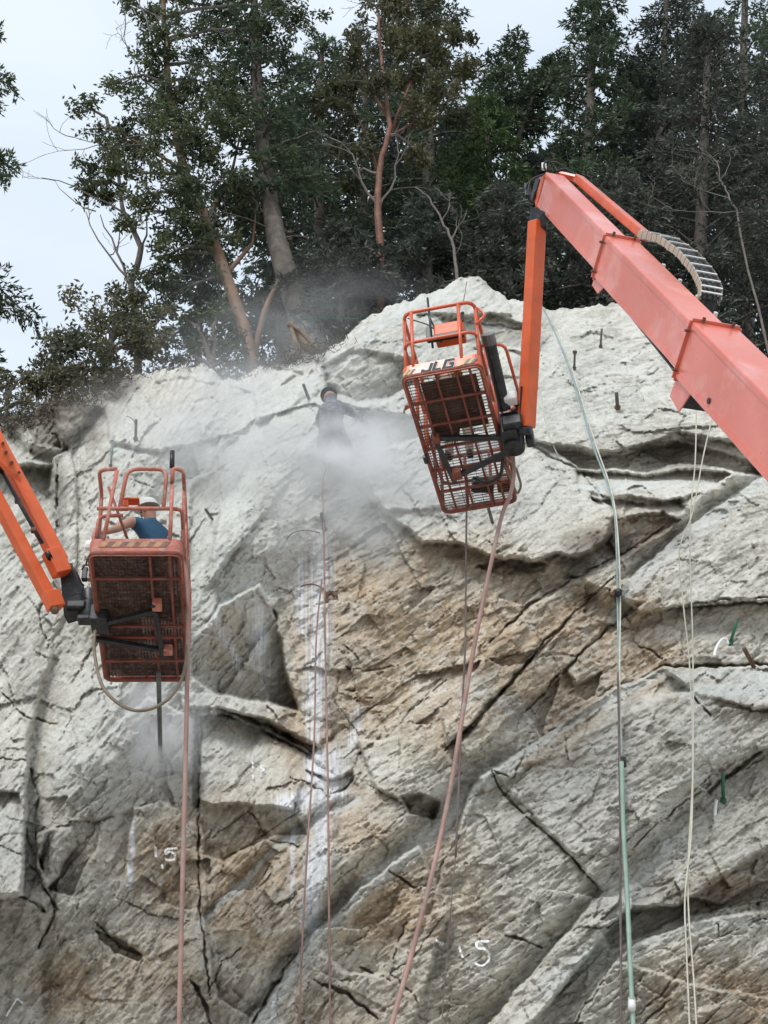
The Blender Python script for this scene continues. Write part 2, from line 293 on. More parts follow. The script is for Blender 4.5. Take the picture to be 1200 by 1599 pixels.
# ------------------------------------------------------------------ materials
def new_mat(name):
    m = bpy.data.materials.new(name); m.use_nodes = True
    return m, m.node_tree.nodes, m.node_tree.links, m.node_tree.nodes['Principled BSDF']
def mixc(N, Lk, fac, a, b, mode='MIX'):
    n = N.new('ShaderNodeMix'); n.data_type = 'RGBA'; n.blend_type = mode
    for i, v in ((0, fac), (6, a), (7, b)):
        if hasattr(v, 'links'): Lk.new(v, n.inputs[i])
        elif i == 0: n.inputs[0].default_value = v
        else: n.inputs[i].default_value = (*v, 1)
    return n.outputs[2]
def noise(N, Lk, scale, detail=5, rough=.55, vec=None, stretch=None, rotz=None):
    n = N.new('ShaderNodeTexNoise'); n.inputs['Scale'].default_value = scale; n.inputs['Detail'].default_value = detail; n.inputs['Roughness'].default_value = rough
    if vec is None: vec = N.new('ShaderNodeTexCoord').outputs['Object']
    if stretch:
        m = N.new('ShaderNodeMapping'); m.inputs['Scale'].default_value = stretch
        if rotz: m.inputs['Rotation'].default_value = rotz
        Lk.new(vec, m.inputs[0]); vec = m.outputs[0]
    Lk.new(vec, n.inputs['Vector']); return n.outputs[0]
def ramp(N, Lk, fac, p0, p1, c0=(0, 0, 0), c1=(1, 1, 1)):
    if p0 > p1: p0, p1, c0, c1 = p1, p0, c1, c0
    r = N.new('ShaderNodeValToRGB'); e = r.color_ramp.elements
    e[0].position = p0; e[1].position = p1; e[0].color = (*c0, 1); e[1].color = (*c1, 1); Lk.new(fac, r.inputs[0]); return r.outputs[0]
def mathn(N, Lk, op, a, b):
    n = N.new('ShaderNodeMath'); n.operation = op; n.use_clamp = op in ('MULTIPLY', 'ADD')
    for i, v in ((0, a), (1, b)):
        if hasattr(v, 'links'): Lk.new(v, n.inputs[i])
        else: n.inputs[i].default_value = v
    return n.outputs[0]
def simple(name, col, rough=.6, metal=0., var=.18, dirt=None, dirt_amt=.4, scale=6, bump=0., coat=0.):
    m, N, Lk, B = new_mat(name)
    n1 = noise(N, Lk, scale, 6)
    c = mixc(N, Lk, ramp(N, Lk, n1, .35, .7), tuple(v * (1 - var) for v in col), tuple(min(1, v * (1 + var)) for v in col))
    if dirt:
        n2 = noise(N, Lk, scale * 2.3, 8, .7)
        c = mixc(N, Lk, mathn(N, Lk, 'MULTIPLY', ramp(N, Lk, n2, .5, .72), dirt_amt), c, dirt)
    Lk.new(c, B.inputs['Base Color']); B.inputs['Roughness'].default_value = rough; B.inputs['Metallic'].default_value = metal
    if coat: B.inputs['Coat Weight'].default_value = coat; B.inputs['Coat Roughness'].default_value = .25
    if bump:
        b = N.new('ShaderNodeBump'); b.inputs['Strength'].default_value = bump; b.inputs['Distance'].default_value = .02
        Lk.new(noise(N, Lk, scale * 5, 6), b.inputs['Height']); Lk.new(b.outputs[0], B.inputs['Normal'])
    return m
def rock_material():
    m, N, Lk, B = new_mat('rock')
    tcn = N.new('ShaderNodeTexCoord').outputs['Object']
    at_ = N.new('ShaderNodeAttribute'); at_.attribute_name = 'stain'
    sp = N.new('ShaderNodeSeparateColor'); Lk.new(at_.outputs['Color'], sp.inputs[0])
    at2 = N.new('ShaderNodeAttribute'); at2.attribute_name = 'soil'
    gr = N.new('ShaderNodeAttribute'); gr.attribute_name = 'grain'
    gp = N.new('ShaderNodeSeparateColor'); Lk.new(gr.outputs['Color'], gp.inputs[0]); vein, fin, patch = gp.outputs
    mid = noise(N, Lk, 2.2, 8, .65, tcn); lay = noise(N, Lk, 2.0, 8, .7, tcn, (1.0, 2.0, 6.5), (0, math.radians(-34), 0))
    fine = noise(N, Lk, 15, 8, .75, tcn, (1, 1.4, 2.4), (0, math.radians(-34), 0)); grit = noise(N, Lk, 55, 5, .75, tcn)
    c = mixc(N, Lk, ramp(N, Lk, patch, .2, .8), (.57, .54, .46), (.76, .73, .635))
    c = mixc(N, Lk, mathn(N, Lk, 'MULTIPLY', ramp(N, Lk, vein, .48, .85), .65), c, (.76, .735, .655))
    c = mixc(N, Lk, mathn(N, Lk, 'MULTIPLY', ramp(N, Lk, vein, .42, .10), .55), c, (.46, .43, .37))
    b = mathn(N, Lk, 'MULTIPLY', sp.outputs[0], ramp(N, Lk, patch, .05, .5, (.45,) * 3, (1,) * 3))
    bc = mixc(N, Lk, ramp(N, Lk, vein, .25, .75), (.45, .335, .22), (.66, .515, .35))
    bc = mixc(N, Lk, mathn(N, Lk, 'MULTIPLY', ramp(N, Lk, mid, .55, .72), .6), bc, (.58, .35, .15))
    c = mixc(N, Lk, mathn(N, Lk, 'MULTIPLY', b, .92), c, bc)
    # rock dust and the pale edge strips
    c = mixc(N, Lk, mathn(N, Lk, 'MULTIPLY', sp.outputs[2], ramp(N, Lk, mid, .25, .55, (.35,) * 3, (.75,) * 3)), c, (.70, .71, .66))
    c = mixc(N, Lk, mathn(N, Lk, 'MULTIPLY', ramp(N, Lk, fin, .55, .9), .45), c, (.88, .86, .79))
    c = mixc(N, Lk, mathn(N, Lk, 'MULTIPLY', ramp(N, Lk, fin, .30, .02), .42), c, (.28, .24, .19))
    c = mixc(N, Lk, mathn(N, Lk, 'MULTIPLY', ramp(N, Lk, fine, .44, .30), .45), c, (.17, .15, .125))
    c = mixc(N, Lk, mathn(N, Lk, 'MULTIPLY', ramp(N, Lk, grit, .58, .72), .35), c, (.16, .14, .12))
    # rock dust and pale strips again over the flecks, whitening the rock
    c = mixc(N, Lk, mathn(N, Lk, 'MULTIPLY', sp.outputs[2], ramp(N, Lk, vein, .1, .9, (.22,) * 3, (.58,) * 3)), c, (.70, .715, .665))
    # soil, and the dark blobs in recesses and cracks
    c = mixc(N, Lk, mathn(N, Lk, 'MULTIPLY', at2.outputs['Fac'], ramp(N, Lk, mid, .3, .5, (.5,) * 3, (.95,) * 3)), c, (.12, .09, .07))
    # lime runs
    runs = noise(N, Lk, 5, 5, .6, tcn, (5, 1, .25))
    c = mixc(N, Lk, mathn(N, Lk, 'MULTIPLY', sp.outputs[1], ramp(N, Lk, runs, .30, .48, (.62,) * 3)), c, (.93, .94, .95))
    Lk.new(c, B.inputs['Base Color']); B.inputs['Roughness'].default_value = .9; B.inputs['Specular IOR Level'].default_value = .25
    bp = N.new('ShaderNodeBump'); bp.inputs['Strength'].default_value = 1.0; bp.inputs['Distance'].default_value = .075
    h = mathn(N, Lk, 'ADD', mathn(N, Lk, 'MULTIPLY', lay, .5), mathn(N, Lk, 'MULTIPLY', fine, .45))
    Lk.new(h, bp.inputs['Height']); Lk.new(bp.outputs[0], B.inputs['Normal'])
    return m
M = {}
M['rock'] = rock_material()
M['paint'] = simple('orange_paint', (.70, .125, .045), .42, 0, .15, (.42, .30, .25), .35, 3, 0, .2)
M['boom'] = simple('faded_orange_sheen_paint', (.74, .185, .125), .33, 0, .12, (.88, .50, .46), .60, .45, 0, .5)  # faded orange; the pink patches paint the sky's sheen into the colour
def boom_wear(m):
    N = m.node_tree.nodes; Lk = m.node_tree.links; B = N['Principled BSDF']; c = B.inputs['Base Color'].links[0].from_socket
    t = N.new('ShaderNodeTexCoord').outputs['Object']
    c = mixc(N, Lk, mathn(N, Lk, 'MULTIPLY', ramp(N, Lk, noise(N, Lk, 9, 8, .75, t, (1, .35, .35)), .60, .72), .45), c, (.40, .10, .07))
    c = mixc(N, Lk, mathn(N, Lk, 'MULTIPLY', ramp(N, Lk, noise(N, Lk, 3.2, 9, .8, t), .60, .72), .3), c, (.72, .50, .43))
    c = mixc(N, Lk, mathn(N, Lk, 'MULTIPLY', ramp(N, Lk, noise(N, Lk, 26, 5, .7, t), .66, .72), .6), c, (.22, .12, .09))
    Lk.new(c, B.inputs['Base Color'])
    Lk.new(ramp(N, Lk, noise(N, Lk, 1.4, 6, .6, t), .35, .65, (.22,) * 3, (.55,) * 3), B.inputs['Roughness'])
boom_wear(M['boom']); boom_wear(M['paint'])
M['orange'] = simple('bright_orange_paint', (.74, .125, .028), .45, 0, .12, (.35, .2, .14), .3, 4)
M['cage'] = simple('shaded_dirty_cage_paint', (.22, .050, .028), .6, 0, .35, (.16, .12, .10), .7, 7, .2)  # dirty cage red, darkened in colour for shaded undersides and far rails
M['dirty'] = simple('dusty_red_paint', (.48, .15, .10), .65, 0, .25, (.50, .44, .40), .8, 5)
M['grate'] = simple('grating_steel', (.09, .045, .035), .75, .1, .5, (.30, .26, .23), .6, 8)
M['black'] = simple('black_steel', (.022, .023, .026), .42, .2, .3, (.16, .15, .14), .35, 9)
M['rubber'] = simple('black_rubber', (.025, .025, .025), .6, 0, .3)
M['steel'] = simple('dull_steel', (.22, .21, .2), .5, .7, .3)
M['rust'] = simple('rusty_steel', (.17, .10, .065), .8, .2, .4, (.10, .06, .04), .5, 12)
M['dull'] = simple('greased_bar', (.13, .135, .12), .6, .4, .3)
M['green'] = simple('green_epoxy', (.03, .14, .07), .45, 0, .2)
M['cream'] = simple('cream_plastic', (.46, .42, .33), .5, 0, .12, (.3, .27, .22), .4, 9)
M['white'] = simple('white_plastic', (.8, .8, .78), .5, 0, .08)
M['yellow'] = simple('hazard_yellow', (.62, .38, .10), .5, 0, .1, (.3, .2, .12), .6, 12)
M['worn_yellow'] = simple('worn_yellow', (.46, .26, .14), .7, 0, .25, (.45, .17, .12), .9, 14)
M['worn_black'] = simple('worn_black', (.20, .11, .09), .7, 0, .3, (.45, .17, .12), .9, 14)
M['floor'] = simple('grimy_red_sheet', (.20, .07, .045), .7, 0, .35, (.34, .24, .20), .8, 3.5)
M['ink'] = simple('black_print', (.012, .012, .014), .6, 0, .1)
M['amber'] = simple('amber_plastic', (.6, .25, .03), .4)
M['ply'] = simple('dark_plywood', (.10, .055, .04), .8, 0, .4, (.05, .03, .03), .5, 4)
M['hose_pink'] = simple('dusty_red_hose', (.34, .205, .17), .7, 0, .3, (.40, .35, .31), .9, 1.6)
M['hose_brown'] = simple('dusty_hose', (.20, .16, .115), .6, 0, .2)
M['rope_dark'] = simple('dark_rope', (.16, .12, .11), .8, 0, .3)
M['rope_red'] = simple('red_brown_rope', (.30, .18, .15), .8, 0, .3)
M['rope_pale'] = simple('pale_rope', (.58, .55, .44), .8, 0, .15)
M['rope_blue'] = simple('grey_blue_rope', (.26, .34, .34), .7, 0, .2)
M['rope_green'] = simple('pale_green_hose', (.30, .42, .34), .5, 0, .15)
M['paintmark'] = simple('white_marking_paint', (.84, .84, .82), .7, 0, .06, (.55, .52, .46), .4, 30)
M['bark'] = simple('grey_bark', (.145, .12, .10), .9, 0, .35, (.06, .05, .045), .6, 5, .8)
M['redbark'] = simple('peeling_red_bark', (.17, .07, .045), .7, 0, .3, (.30, .22, .15), .5, 3, .4)
M['orangebark'] = simple('peeling_orange_bark', (.22, .125, .07), .7, 0, .4, (.09, .065, .05), .85, 1.6, .5)
M['deadwood'] = simple('bare_grey_wood', (.17, .145, .125), .85, 0, .25)
M['root'] = simple('bare_root', (.21, .155, .11), .85, 0, .25, (.15, .1, .07), .5, 5, .5)
M['skin'] = simple('skin', (.42, .22, .15), .55, 0, .06)
M['blue'] = simple('blue_cloth', (.02, .075, .14), .85, 0, .2)
M['grey_cloth'] = simple('grey_work_clothes', (.15, .155, .17), .9, 0, .3, (.45, .45, .44), .6, 5)
M['khaki'] = simple('khaki_work_clothes', (.26, .21, .16), .9, 0, .2)
M['hat_red'] = simple('dusty_red_helmet', (.25, .07, .05), .5, 0, .1)
M['hat_pale'] = simple('dusty_white_helmet', (.55, .54, .50), .6, 0, .15)
M['hat_dark'] = simple('dark_helmet', (.05, .055, .07), .4, 0, .1)
M['ground'] = simple('gravel_ground', (.46, .44, .40), .95, 0, .2, (.2, .18, .16), .5, 1.2, .5)
M['hair'] = simple('dark_hair', (.03, .022, .018), .8)
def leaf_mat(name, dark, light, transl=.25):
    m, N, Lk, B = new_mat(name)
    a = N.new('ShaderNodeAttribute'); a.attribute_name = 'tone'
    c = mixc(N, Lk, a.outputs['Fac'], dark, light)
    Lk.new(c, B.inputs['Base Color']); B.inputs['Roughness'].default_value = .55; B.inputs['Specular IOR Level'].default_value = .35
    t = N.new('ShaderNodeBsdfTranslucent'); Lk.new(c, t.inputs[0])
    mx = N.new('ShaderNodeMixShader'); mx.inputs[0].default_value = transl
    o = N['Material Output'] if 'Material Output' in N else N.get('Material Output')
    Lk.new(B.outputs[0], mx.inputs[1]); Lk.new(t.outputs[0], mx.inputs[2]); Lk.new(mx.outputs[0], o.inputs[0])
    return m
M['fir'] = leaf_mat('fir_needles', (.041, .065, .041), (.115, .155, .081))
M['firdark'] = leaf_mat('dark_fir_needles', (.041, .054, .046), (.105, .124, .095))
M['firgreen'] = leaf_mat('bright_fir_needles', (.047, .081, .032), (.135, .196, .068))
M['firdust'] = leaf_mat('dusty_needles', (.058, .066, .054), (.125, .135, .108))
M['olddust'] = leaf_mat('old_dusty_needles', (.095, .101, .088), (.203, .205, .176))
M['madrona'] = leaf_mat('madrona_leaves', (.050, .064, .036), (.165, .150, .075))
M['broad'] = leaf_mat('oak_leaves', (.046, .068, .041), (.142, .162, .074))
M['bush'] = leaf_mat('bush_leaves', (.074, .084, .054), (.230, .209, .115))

# ------------------------------------------------------------------ mesh helpers
def tag(o, label=None, cat=None, group=None, kind=None):
    if label: o['label'] = label
    if cat: o['category'] = cat
    if group: o['group'] = group
    if kind: o['kind'] = kind
    return o
def empty(name, loc, mat=None):
    o = bpy.data.objects.new(name, None); COL.objects.link(o); o.empty_display_size = .3
    if mat is not None: o.matrix_world = mat
    else: o.location = loc
    return o
class MB:
    def __init__(s): s.v = []; s.f = []; s.cuts = []
    def pieces(s):
        out = []; ends = s.cuts[1:] + [(len(s.v), len(s.f))]
        for (v0, f0), (v1, f1) in zip(s.cuts, ends):
            m = MB(); m.v = s.v[v0:v1]; m.f = [tuple(i - v0 for i in f) for f in s.f[f0:f1]]; m.cuts = [(0, 0)]; out.append(m)
        return out
    def add(s, vs, fs):
        n = len(s.v); s.cuts.append((n, len(s.f))); s.v += [tuple(v) for v in vs]; s.f += [tuple(i + n for i in f) for f in fs]; return s
    def box(s, c, size, R=None):
        c = Vector(c); vs = []
        for dx in (-.5, .5):
            for dy in (-.5, .5):
                for dz in (-.5, .5):
                    v = Vector((dx * size[0], dy * size[1], dz * size[2])); vs.append(c + (R @ v if R else v))
        return s.add(vs, [(0, 1, 3, 2), (4, 6, 7, 5), (0, 4, 5, 1), (2, 3, 7, 6), (0, 2, 6, 4), (1, 5, 7, 3)])
    def bar(s, a, b, w_, h_=None, up=(0, 0, 1)):
        """a square bar from a to b"""
        a = Vector(a); b = Vector(b); h_ = h_ or w_; d = (b - a); l = d.length; d.normalize(); u = Vector(up)
        if abs(d.dot(u)) > .95: u = Vector((1, 0, 0))
        x = d.cross(u).normalized(); u = x.cross(d)
        R = Matrix((x, d, u)).transposed(); return s.box((a + b) / 2, (w_, l, h_), R)
    def tube(s, pts, r, n=8, cap=True):
        pts = [Vector(p) for p in pts]; k = len(pts); rs = r if isinstance(r, (list, tuple)) else [r] * k
        vs = []; fs = []; prev = None
        for i, p in enumerate(pts):
            t = (pts[min(i + 1, k - 1)] - pts[max(i - 1, 0)])
            t = t.normalized() if t.length > 1e-9 else Vector((0, 0, 1))
            if prev is None:
                u = t.orthogonal().normalized()
            else:
                u = prev - t * prev.dot(t); u = u.normalized() if u.length > 1e-6 else t.orthogonal().normalized()
            prev = u; v = t.cross(u)
            for j in range(n):
                a = 2 * math.pi * j / n; vs.append(p + (u * math.cos(a) + v * math.sin(a)) * rs[i])
        for i in range(k - 1):
            for j in range(n):
                a = i * n + j; b = i * n + (j + 1) % n; fs.append((a, b, b + n, a + n))
        if cap: fs.append(tuple(range(n - 1, -1, -1))); fs.append(tuple((k - 1) * n + j for j in range(n)))
        return s.add(vs, fs)
    def prism(s, poly, n_vec):
        """closed polygon extruded along n_vec"""
        k = len(poly); poly = [Vector(p) for p in poly]; nv = Vector(n_vec)
        return s.add(poly + [p + nv for p in poly], [tuple(range(k - 1, -1, -1)), tuple(range(k, 2 * k))] + [(i, (i + 1) % k, (i + 1) % k + k, i + k) for i in range(k)])
    def ball(s, c, r, n=10, m=7, half=False, zs=1.0):
        vs = []; fs = []
        for i in range(m + 1):
            th = (math.pi / 2 if half else math.pi) * i / m
            for j in range(n):
                ph = 2 * math.pi * j / n; vs.append(Vector(c) + Vector((math.sin(th) * math.cos(ph) * r, math.sin(th) * math.sin(ph) * r, math.cos(th) * r * zs)))
        for i in range(m):
            for j in range(n): fs.append((i * n + j, (i + 1) * n + j, (i + 1) * n + (j + 1) % n, i * n + (j + 1) % n))
        return s.add(vs, fs)
    def build(s, name, mat, parent=None, bevel=0, smooth=False):
        me = bpy.data.meshes.new(name); me.from_pydata(s.v, [], s.f); me.materials.append(mat); me.validate(); me.update()
        if smooth: me.polygons.foreach_set('use_smooth', [True] * len(me.polygons))
        o = bpy.data.objects.new(name, me); COL.objects.link(o)
        if parent is not None: o.parent = parent
        if bevel:
            b = o.modifiers.new('bevel', 'BEVEL'); b.width = bevel; b.segments = 2; b.limit_method = 'ANGLE'
        return o
def round_poly(pts, r, n=4, closed=False):
    """replace the corners of a polyline by arcs"""
    pts = [Vector(p) for p in pts]; k = len(pts); o = []
    for i in range(k):
        if not closed and i in (0, k - 1): o.append(pts[i]); continue
        a = pts[i - 1]; b = pts[i]; c = pts[(i + 1) % k]
        u = (a - b); v = (c - b); rr = min(r, u.length * .45, v.length * .45)
        p0 = b + u.normalized() * rr; p1 = b + v.normalized() * rr
        for j in range(n + 1):
            t = j / n; o.append(p0 * (1 - t) ** 2 + b * 2 * t * (1 - t) + p1 * t * t)
    if closed: o.append(o[0].copy())
    return o

# ------------------------------------------------------------------ CLIFF
def spaced(lo, a, b, hi, step, grow=1.16):
    core = list(np.arange(a, b, step)); s = step; x = a; pre = []
    while x > lo: s *= grow; x -= s; pre.append(x)
    s = step; x = core[-1]; post = []
    while x < hi: s *= grow; x += s; post.append(x)
    return np.array(pre[::-1] + core + post)
def build_cliff():
    xs = spaced(-1500, -24, 1224, 2600, 1.75); ys = spaced(-250, 425, 1616, 3230, 1.75)
    X, Yp = np.meshgrid(xs, ys)
    ry = rim_y(X) + rim_jag(X)
    yc = np.maximum(Yp, ry)
    D = relief(X, yc); Pt = at(X, yc, D)
    over = np.maximum(0, ry - Yp); k = over / 60
    Pt[..., 1] += k * 2.4; Pt[..., 2] += -.10 * np.minimum(over, 20) / 20 * 2 + .35 * k * (.3 + perlin(X / 80, Yp / 40, 3)) * .5
    H, W_ = X.shape
    idx = np.arange(H * W_).reshape(H, W_)
    q = np.stack([idx[:-1, :-1], idx[1:, :-1], idx[1:, 1:], idx[:-1, 1:]], -1).reshape(-1, 4)
    me = bpy.data.meshes.new('cliff_face')
    me.vertices.add(H * W_); me.vertices.foreach_set('co', Pt.reshape(-1).astype(np.float32))
    me.loops.add(q.size); me.loops.foreach_set('vertex_index', q.reshape(-1).astype(np.int32))
    me.polygons.add(len(q)); me.polygons.foreach_set('loop_start', (np.arange(len(q)) * 4).astype(np.int32))
    me.polygons.foreach_set('use_smooth', np.ones(len(q), bool)); me.update(calc_edges=True)
    wx = X + 16 * fbm(X / 50, yc / 50, 15, 4); wy = yc + 16 * fbm(X / 50, yc / 50, 35, 4)
    br = np.clip(blob_map(wx, wy, BROWN) * 1.4, 0, 1); du = blob_map(wx, wy, DUSTY); so = blob_map(wx, wy, SOIL_RECESS)
    so = np.maximum(so, np.clip(over / 6, 0, 1))
    ru = np.zeros(X.size); rx = (X + 3 * perlin(X / 14, yc / 60, 55)).ravel(); ryy = yc.ravel(); wxf = wx.ravel(); wyf = wy.ravel(); duf = du.ravel().copy()
    def near(pts, r):
        px = [p[0] for p in pts]; py = [p[1] for p in pts]
        return np.nonzero((rx > min(px) - r) & (rx < max(px) + r) & (ryy > min(py) - r) & (ryy < max(py) + r))[0]
    for pts, hw, s in RUNS:
        i = near(pts, hw * 3); d, _, t = seg_dist(rx[i], ryy[i], pts); ru[i] = np.maximum(ru[i], s * np.exp(-(d / hw) ** 2) * np.clip((1 - t) * 6, .2, 1))
    for pts, off, hw in PALE_EDGES:
        i = near(pts, hw * 3 + 20); d, _, t = seg_dist(.5 * (rx + wxf)[i], .5 * (ryy + wyf)[i] - off, pts); duf[i] = np.maximum(duf[i], 1.0 * np.exp(-(d / hw) ** 4))
    ru = ru.reshape(X.shape); du = duf.reshape(X.shape)
    ru = np.clip(2.0 * ru * (.5 + 2.2 * np.clip(perlin(X / 3.0, yc / 70, 66) + .25, 0, 1)), 0, 1)
    wl = sstep(560, 300, X - .25 * (yc - 900)); wr = sstep(760, 950, X) * sstep(900, 700, yc); wc = np.clip(1 - wl - wr, 0, 1)
    vein = np.zeros(X.shape); fine = np.zeros(X.shape)
    for wgt, ang, sd in ((wl, 50, 500), (wr, 14, 510), (wc, 34, 520)):
        u, v = rot(wx, wy, ang, 70, 13); vein += wgt * fbm(u, v, sd, 4, .65)
        u, v = rot(X, yc, ang - 4, 17, 3.6); fine += wgt * (.6 * fbm(u, v, sd + 5, 3, .7) + .55 * np.abs(perlin(u * .7, v * .8, sd + 8)))
    patch = fbm(wx / 95, wy / 80, 540, 5, .6); fine += .35 * fbm(X / 5, yc / 4, 560, 2, .7)
    a = me.color_attributes.new('grain', 'FLOAT_COLOR', 'POINT')
    a.data.foreach_set('color', np.stack([np.clip(vein * 2.0 + .5, 0, 1), np.clip(fine * 2.0 + .22, 0, 1), np.clip(patch * 2.0 + .5, 0, 1), np.ones(X.shape)], -1).reshape(-1).astype(np.float32))
    a = me.color_attributes.new('stain', 'FLOAT_COLOR', 'POINT')
    a.data.foreach_set('color', np.stack([br, np.clip(ru, 0, 1), np.clip(du, 0, 1), np.ones(X.shape)], -1).reshape(-1).astype(np.float32))
    a = me.attributes.new('soil', 'FLOAT', 'POINT'); a.data.foreach_set('value', np.clip(so, 0, 1).reshape(-1).astype(np.float32))
    me.materials.append(M['rock'])
    o = bpy.data.objects.new('cliff_face', me); COL.objects.link(o)
    tag(o, 'tall grey and brown fractured rock face with slanting ledges and cracks', None, None, 'structure')
build_cliff()
g = MB(); g.add([(-300, -300, 0), (300, -300, 0), (300, 300, 0), (-300, 300, 0)], [(0, 1, 2, 3)])
tag(g.build('ground', M['ground']), 'unseen flat gravel ground at the foot of the cliff', kind='structure')  # unseen ground sheet, added to bounce light up onto the cliff
g = MB(); g.add([(-250, 38, 21.5), (250, 38, 21.5), (250, 290, 26), (-250, 290, 26)], [(0, 1, 2, 3)])
tag(g.build('forest_floor', simple('forest_soil', (.07, .055, .04), .95)), 'dark soil of the wooded plateau above the cliff', kind='structure')

# ------------------------------------------------------------------ TREES
def plateau_z(x): return float(at(x, rim_y(x), 22.9)[2])
class Leaves:
    """many small leaf or needle-spray faces, kept in arrays"""
    def __init__(s, seed): s.r = np.random.default_rng(seed); s.c = []; s.d = []; s.l = []; s.w = []; s.t = []
    def add(s, c, d, l, w_, t):
        n = len(c); s.c.append(c); s.d.append(d); s.l.append(np.full(n, l) * s.r.uniform(.7, 1.3, n)); s.w.append(np.full(n, w_)); s.t.append(np.clip(t + s.r.normal(0, .16, n), 0, 1))
    def count(s): return sum(len(c) for c in s.c)
    def build(s, name, mat, parent):
        c = np.concatenate(s.c); d = np.concatenate(s.d); l = np.concatenate(s.l)[:, None]; w_ = np.concatenate(s.w)[:, None]; t = np.concatenate(s.t)
        d = d / np.maximum(1e-6, np.linalg.norm(d, axis=1, keepdims=True)); n = len(c)
        r = s.r.normal(size=(n, 3)); side = np.cross(d, r); side /= np.maximum(1e-6, np.linalg.norm(side, axis=1, keepdims=True))
        V = np.stack([c, c + d * l * .45 + side * w_ * .5, c + d * l, c + d * l * .45 - side * w_ * .5], 1)
        me = bpy.data.meshes.new(name); me.vertices.add(4 * n); me.vertices.foreach_set('co', V.reshape(-1).astype(np.float32))
        me.loops.add(4 * n); me.loops.foreach_set('vertex_index', np.arange(4 * n, dtype=np.int32))
        me.polygons.add(n); me.polygons.foreach_set('loop_start', (np.arange(n) * 4).astype(np.int32)); me.update(calc_edges=True)
        a = me.attributes.new('tone', 'FLOAT', 'POINT'); a.data.foreach_set('value', np.repeat(t, 4).astype(np.float32))
        me.materials.append(mat); o = bpy.data.objects.new(name, me); COL.objects.link(o); o.parent = parent
        o['kind'] = 'stuff'
        return o
def tree_root(name, base, label, cat, group=None):
    return tag(empty(name, base), label, cat, group)
def rel(pts, base): return [Vector(p) - Vector(base) for p in pts]
def interp_poly(pts, t):
    k = len(pts) - 1; f = min(max(t, 0), .9999) * k; i = int(f); return pts[i].lerp(pts[i + 1], f - i)
def conifer(name, label, trunk, Y, R, r0=.22, mat='fir', bark='bark', limbs=70, cards=8500, low=0., taper=.6, droop=.35, seed=1, gaps=.12, wd=.05, ln=.15, cat='fir tree', group=None, stubs=0):
    """trunk: pixels from the foot upwards; R: radius of the crown in metres at its foot"""
    rd = random.Random(seed); rg = np.random.default_rng(seed)
    px0 = trunk[0][0]; base = P(trunk[0][0], trunk[0][1], Y); base = Vector((base.x, Y, min(base.z, plateau_z(px0)) - .5))
    pts = [base] + [P(x, y, Y) for x, y in trunk[1:]]
    root = tree_root(name, base, label, cat, group); pts = rel(pts, base)
    mb = MB(); n = len(pts); H = (pts[-1] - pts[0]).length
    fine_pts = [interp_poly(pts, k / 16) for k in range(17)]
    mb.tube(fine_pts, [max(.02, r0 * (1 - .85 * k / 16)) for k in range(17)], 9)
    lv = Leaves(seed); per = cards * 1.55 / limbs
    for i in range(limbs):
        t = low + (1 - low) * ((i + rd.random() * .8) / limbs); t = min(t, .995)
        if rd.random() < gaps: continue
        o = interp_poly(pts, t); az = i * 2.4 + rd.uniform(-.5, .5)
        tt = (t - low) / max(.01, 1 - low)
        Lb = R * max(.10, (1 - tt) ** taper) * rd.uniform(.55, 1.15)
        if tt < .08: Lb *= .8
        dirh = Vector((math.cos(az), math.sin(az), 0)); up0 = rd.uniform(-.05, .35)
        path = []
        for k in range(6):
            s_ = k / 5; path.append(o + dirh * Lb * s_ + Vector((0, 0, Lb * (up0 * s_ - droop * s_ * s_ * rd.uniform(.8, 1.3)))) + Vector((rd.uniform(-.05, .05), rd.uniform(-.05, .05), 0)) * k * .4)
        mb.tube(path, [max(.008, .045 * (Lb / R) * (1 - .9 * k / 5) + .006) for k in range(6)], 4, False)
        nt_ = max(6, int(Lb / .11)); m = max(3, int(per * (Lb / R) * 1.5 / nt_)); tone = rd.uniform(.1, .8)
        side = Vector((-dirh.y, dirh.x, 0))
        for q in range(nt_):
            s_ = .12 + .88 * (q + rd.random()) / nt_; b = interp_poly(path, s_); sg = 1 if q % 2 else -1
            tl = (.25 + .75 * (1 - s_)) * Lb * rd.uniform(.25, .5) + .12
            td = (dirh * rd.uniform(.4, .9) + side * sg * rd.uniform(.5, 1.1) + Vector((0, 0, rd.uniform(-.35, .12)))).normalized()
            u = rg.random(m)[:, None]
            c = np.array(b) + np.array(td) * tl * u + rg.normal(0, .035, (m, 3)); c[:, 2] -= (.18 * tl * u[:, 0] ** 2)
            dd = np.array(td) + rg.normal(0, .6, (m, 3)); dd[:, 2] -= .1
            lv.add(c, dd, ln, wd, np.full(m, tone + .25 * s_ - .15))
    for k in range(stubs):
        o = interp_poly(pts, rd.uniform(.08, .9)); a = rd.uniform(0, 6.28); l = rd.uniform(.4, 1.3)
        e = o + Vector((math.cos(a) * l, math.sin(a) * l, rd.uniform(-.4, .1))); mb.tube([o, o.lerp(e, .5) + Vector((0, 0, .06)), e], [.02, .012, .005], 4, False)
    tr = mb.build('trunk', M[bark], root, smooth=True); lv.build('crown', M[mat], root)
    return root
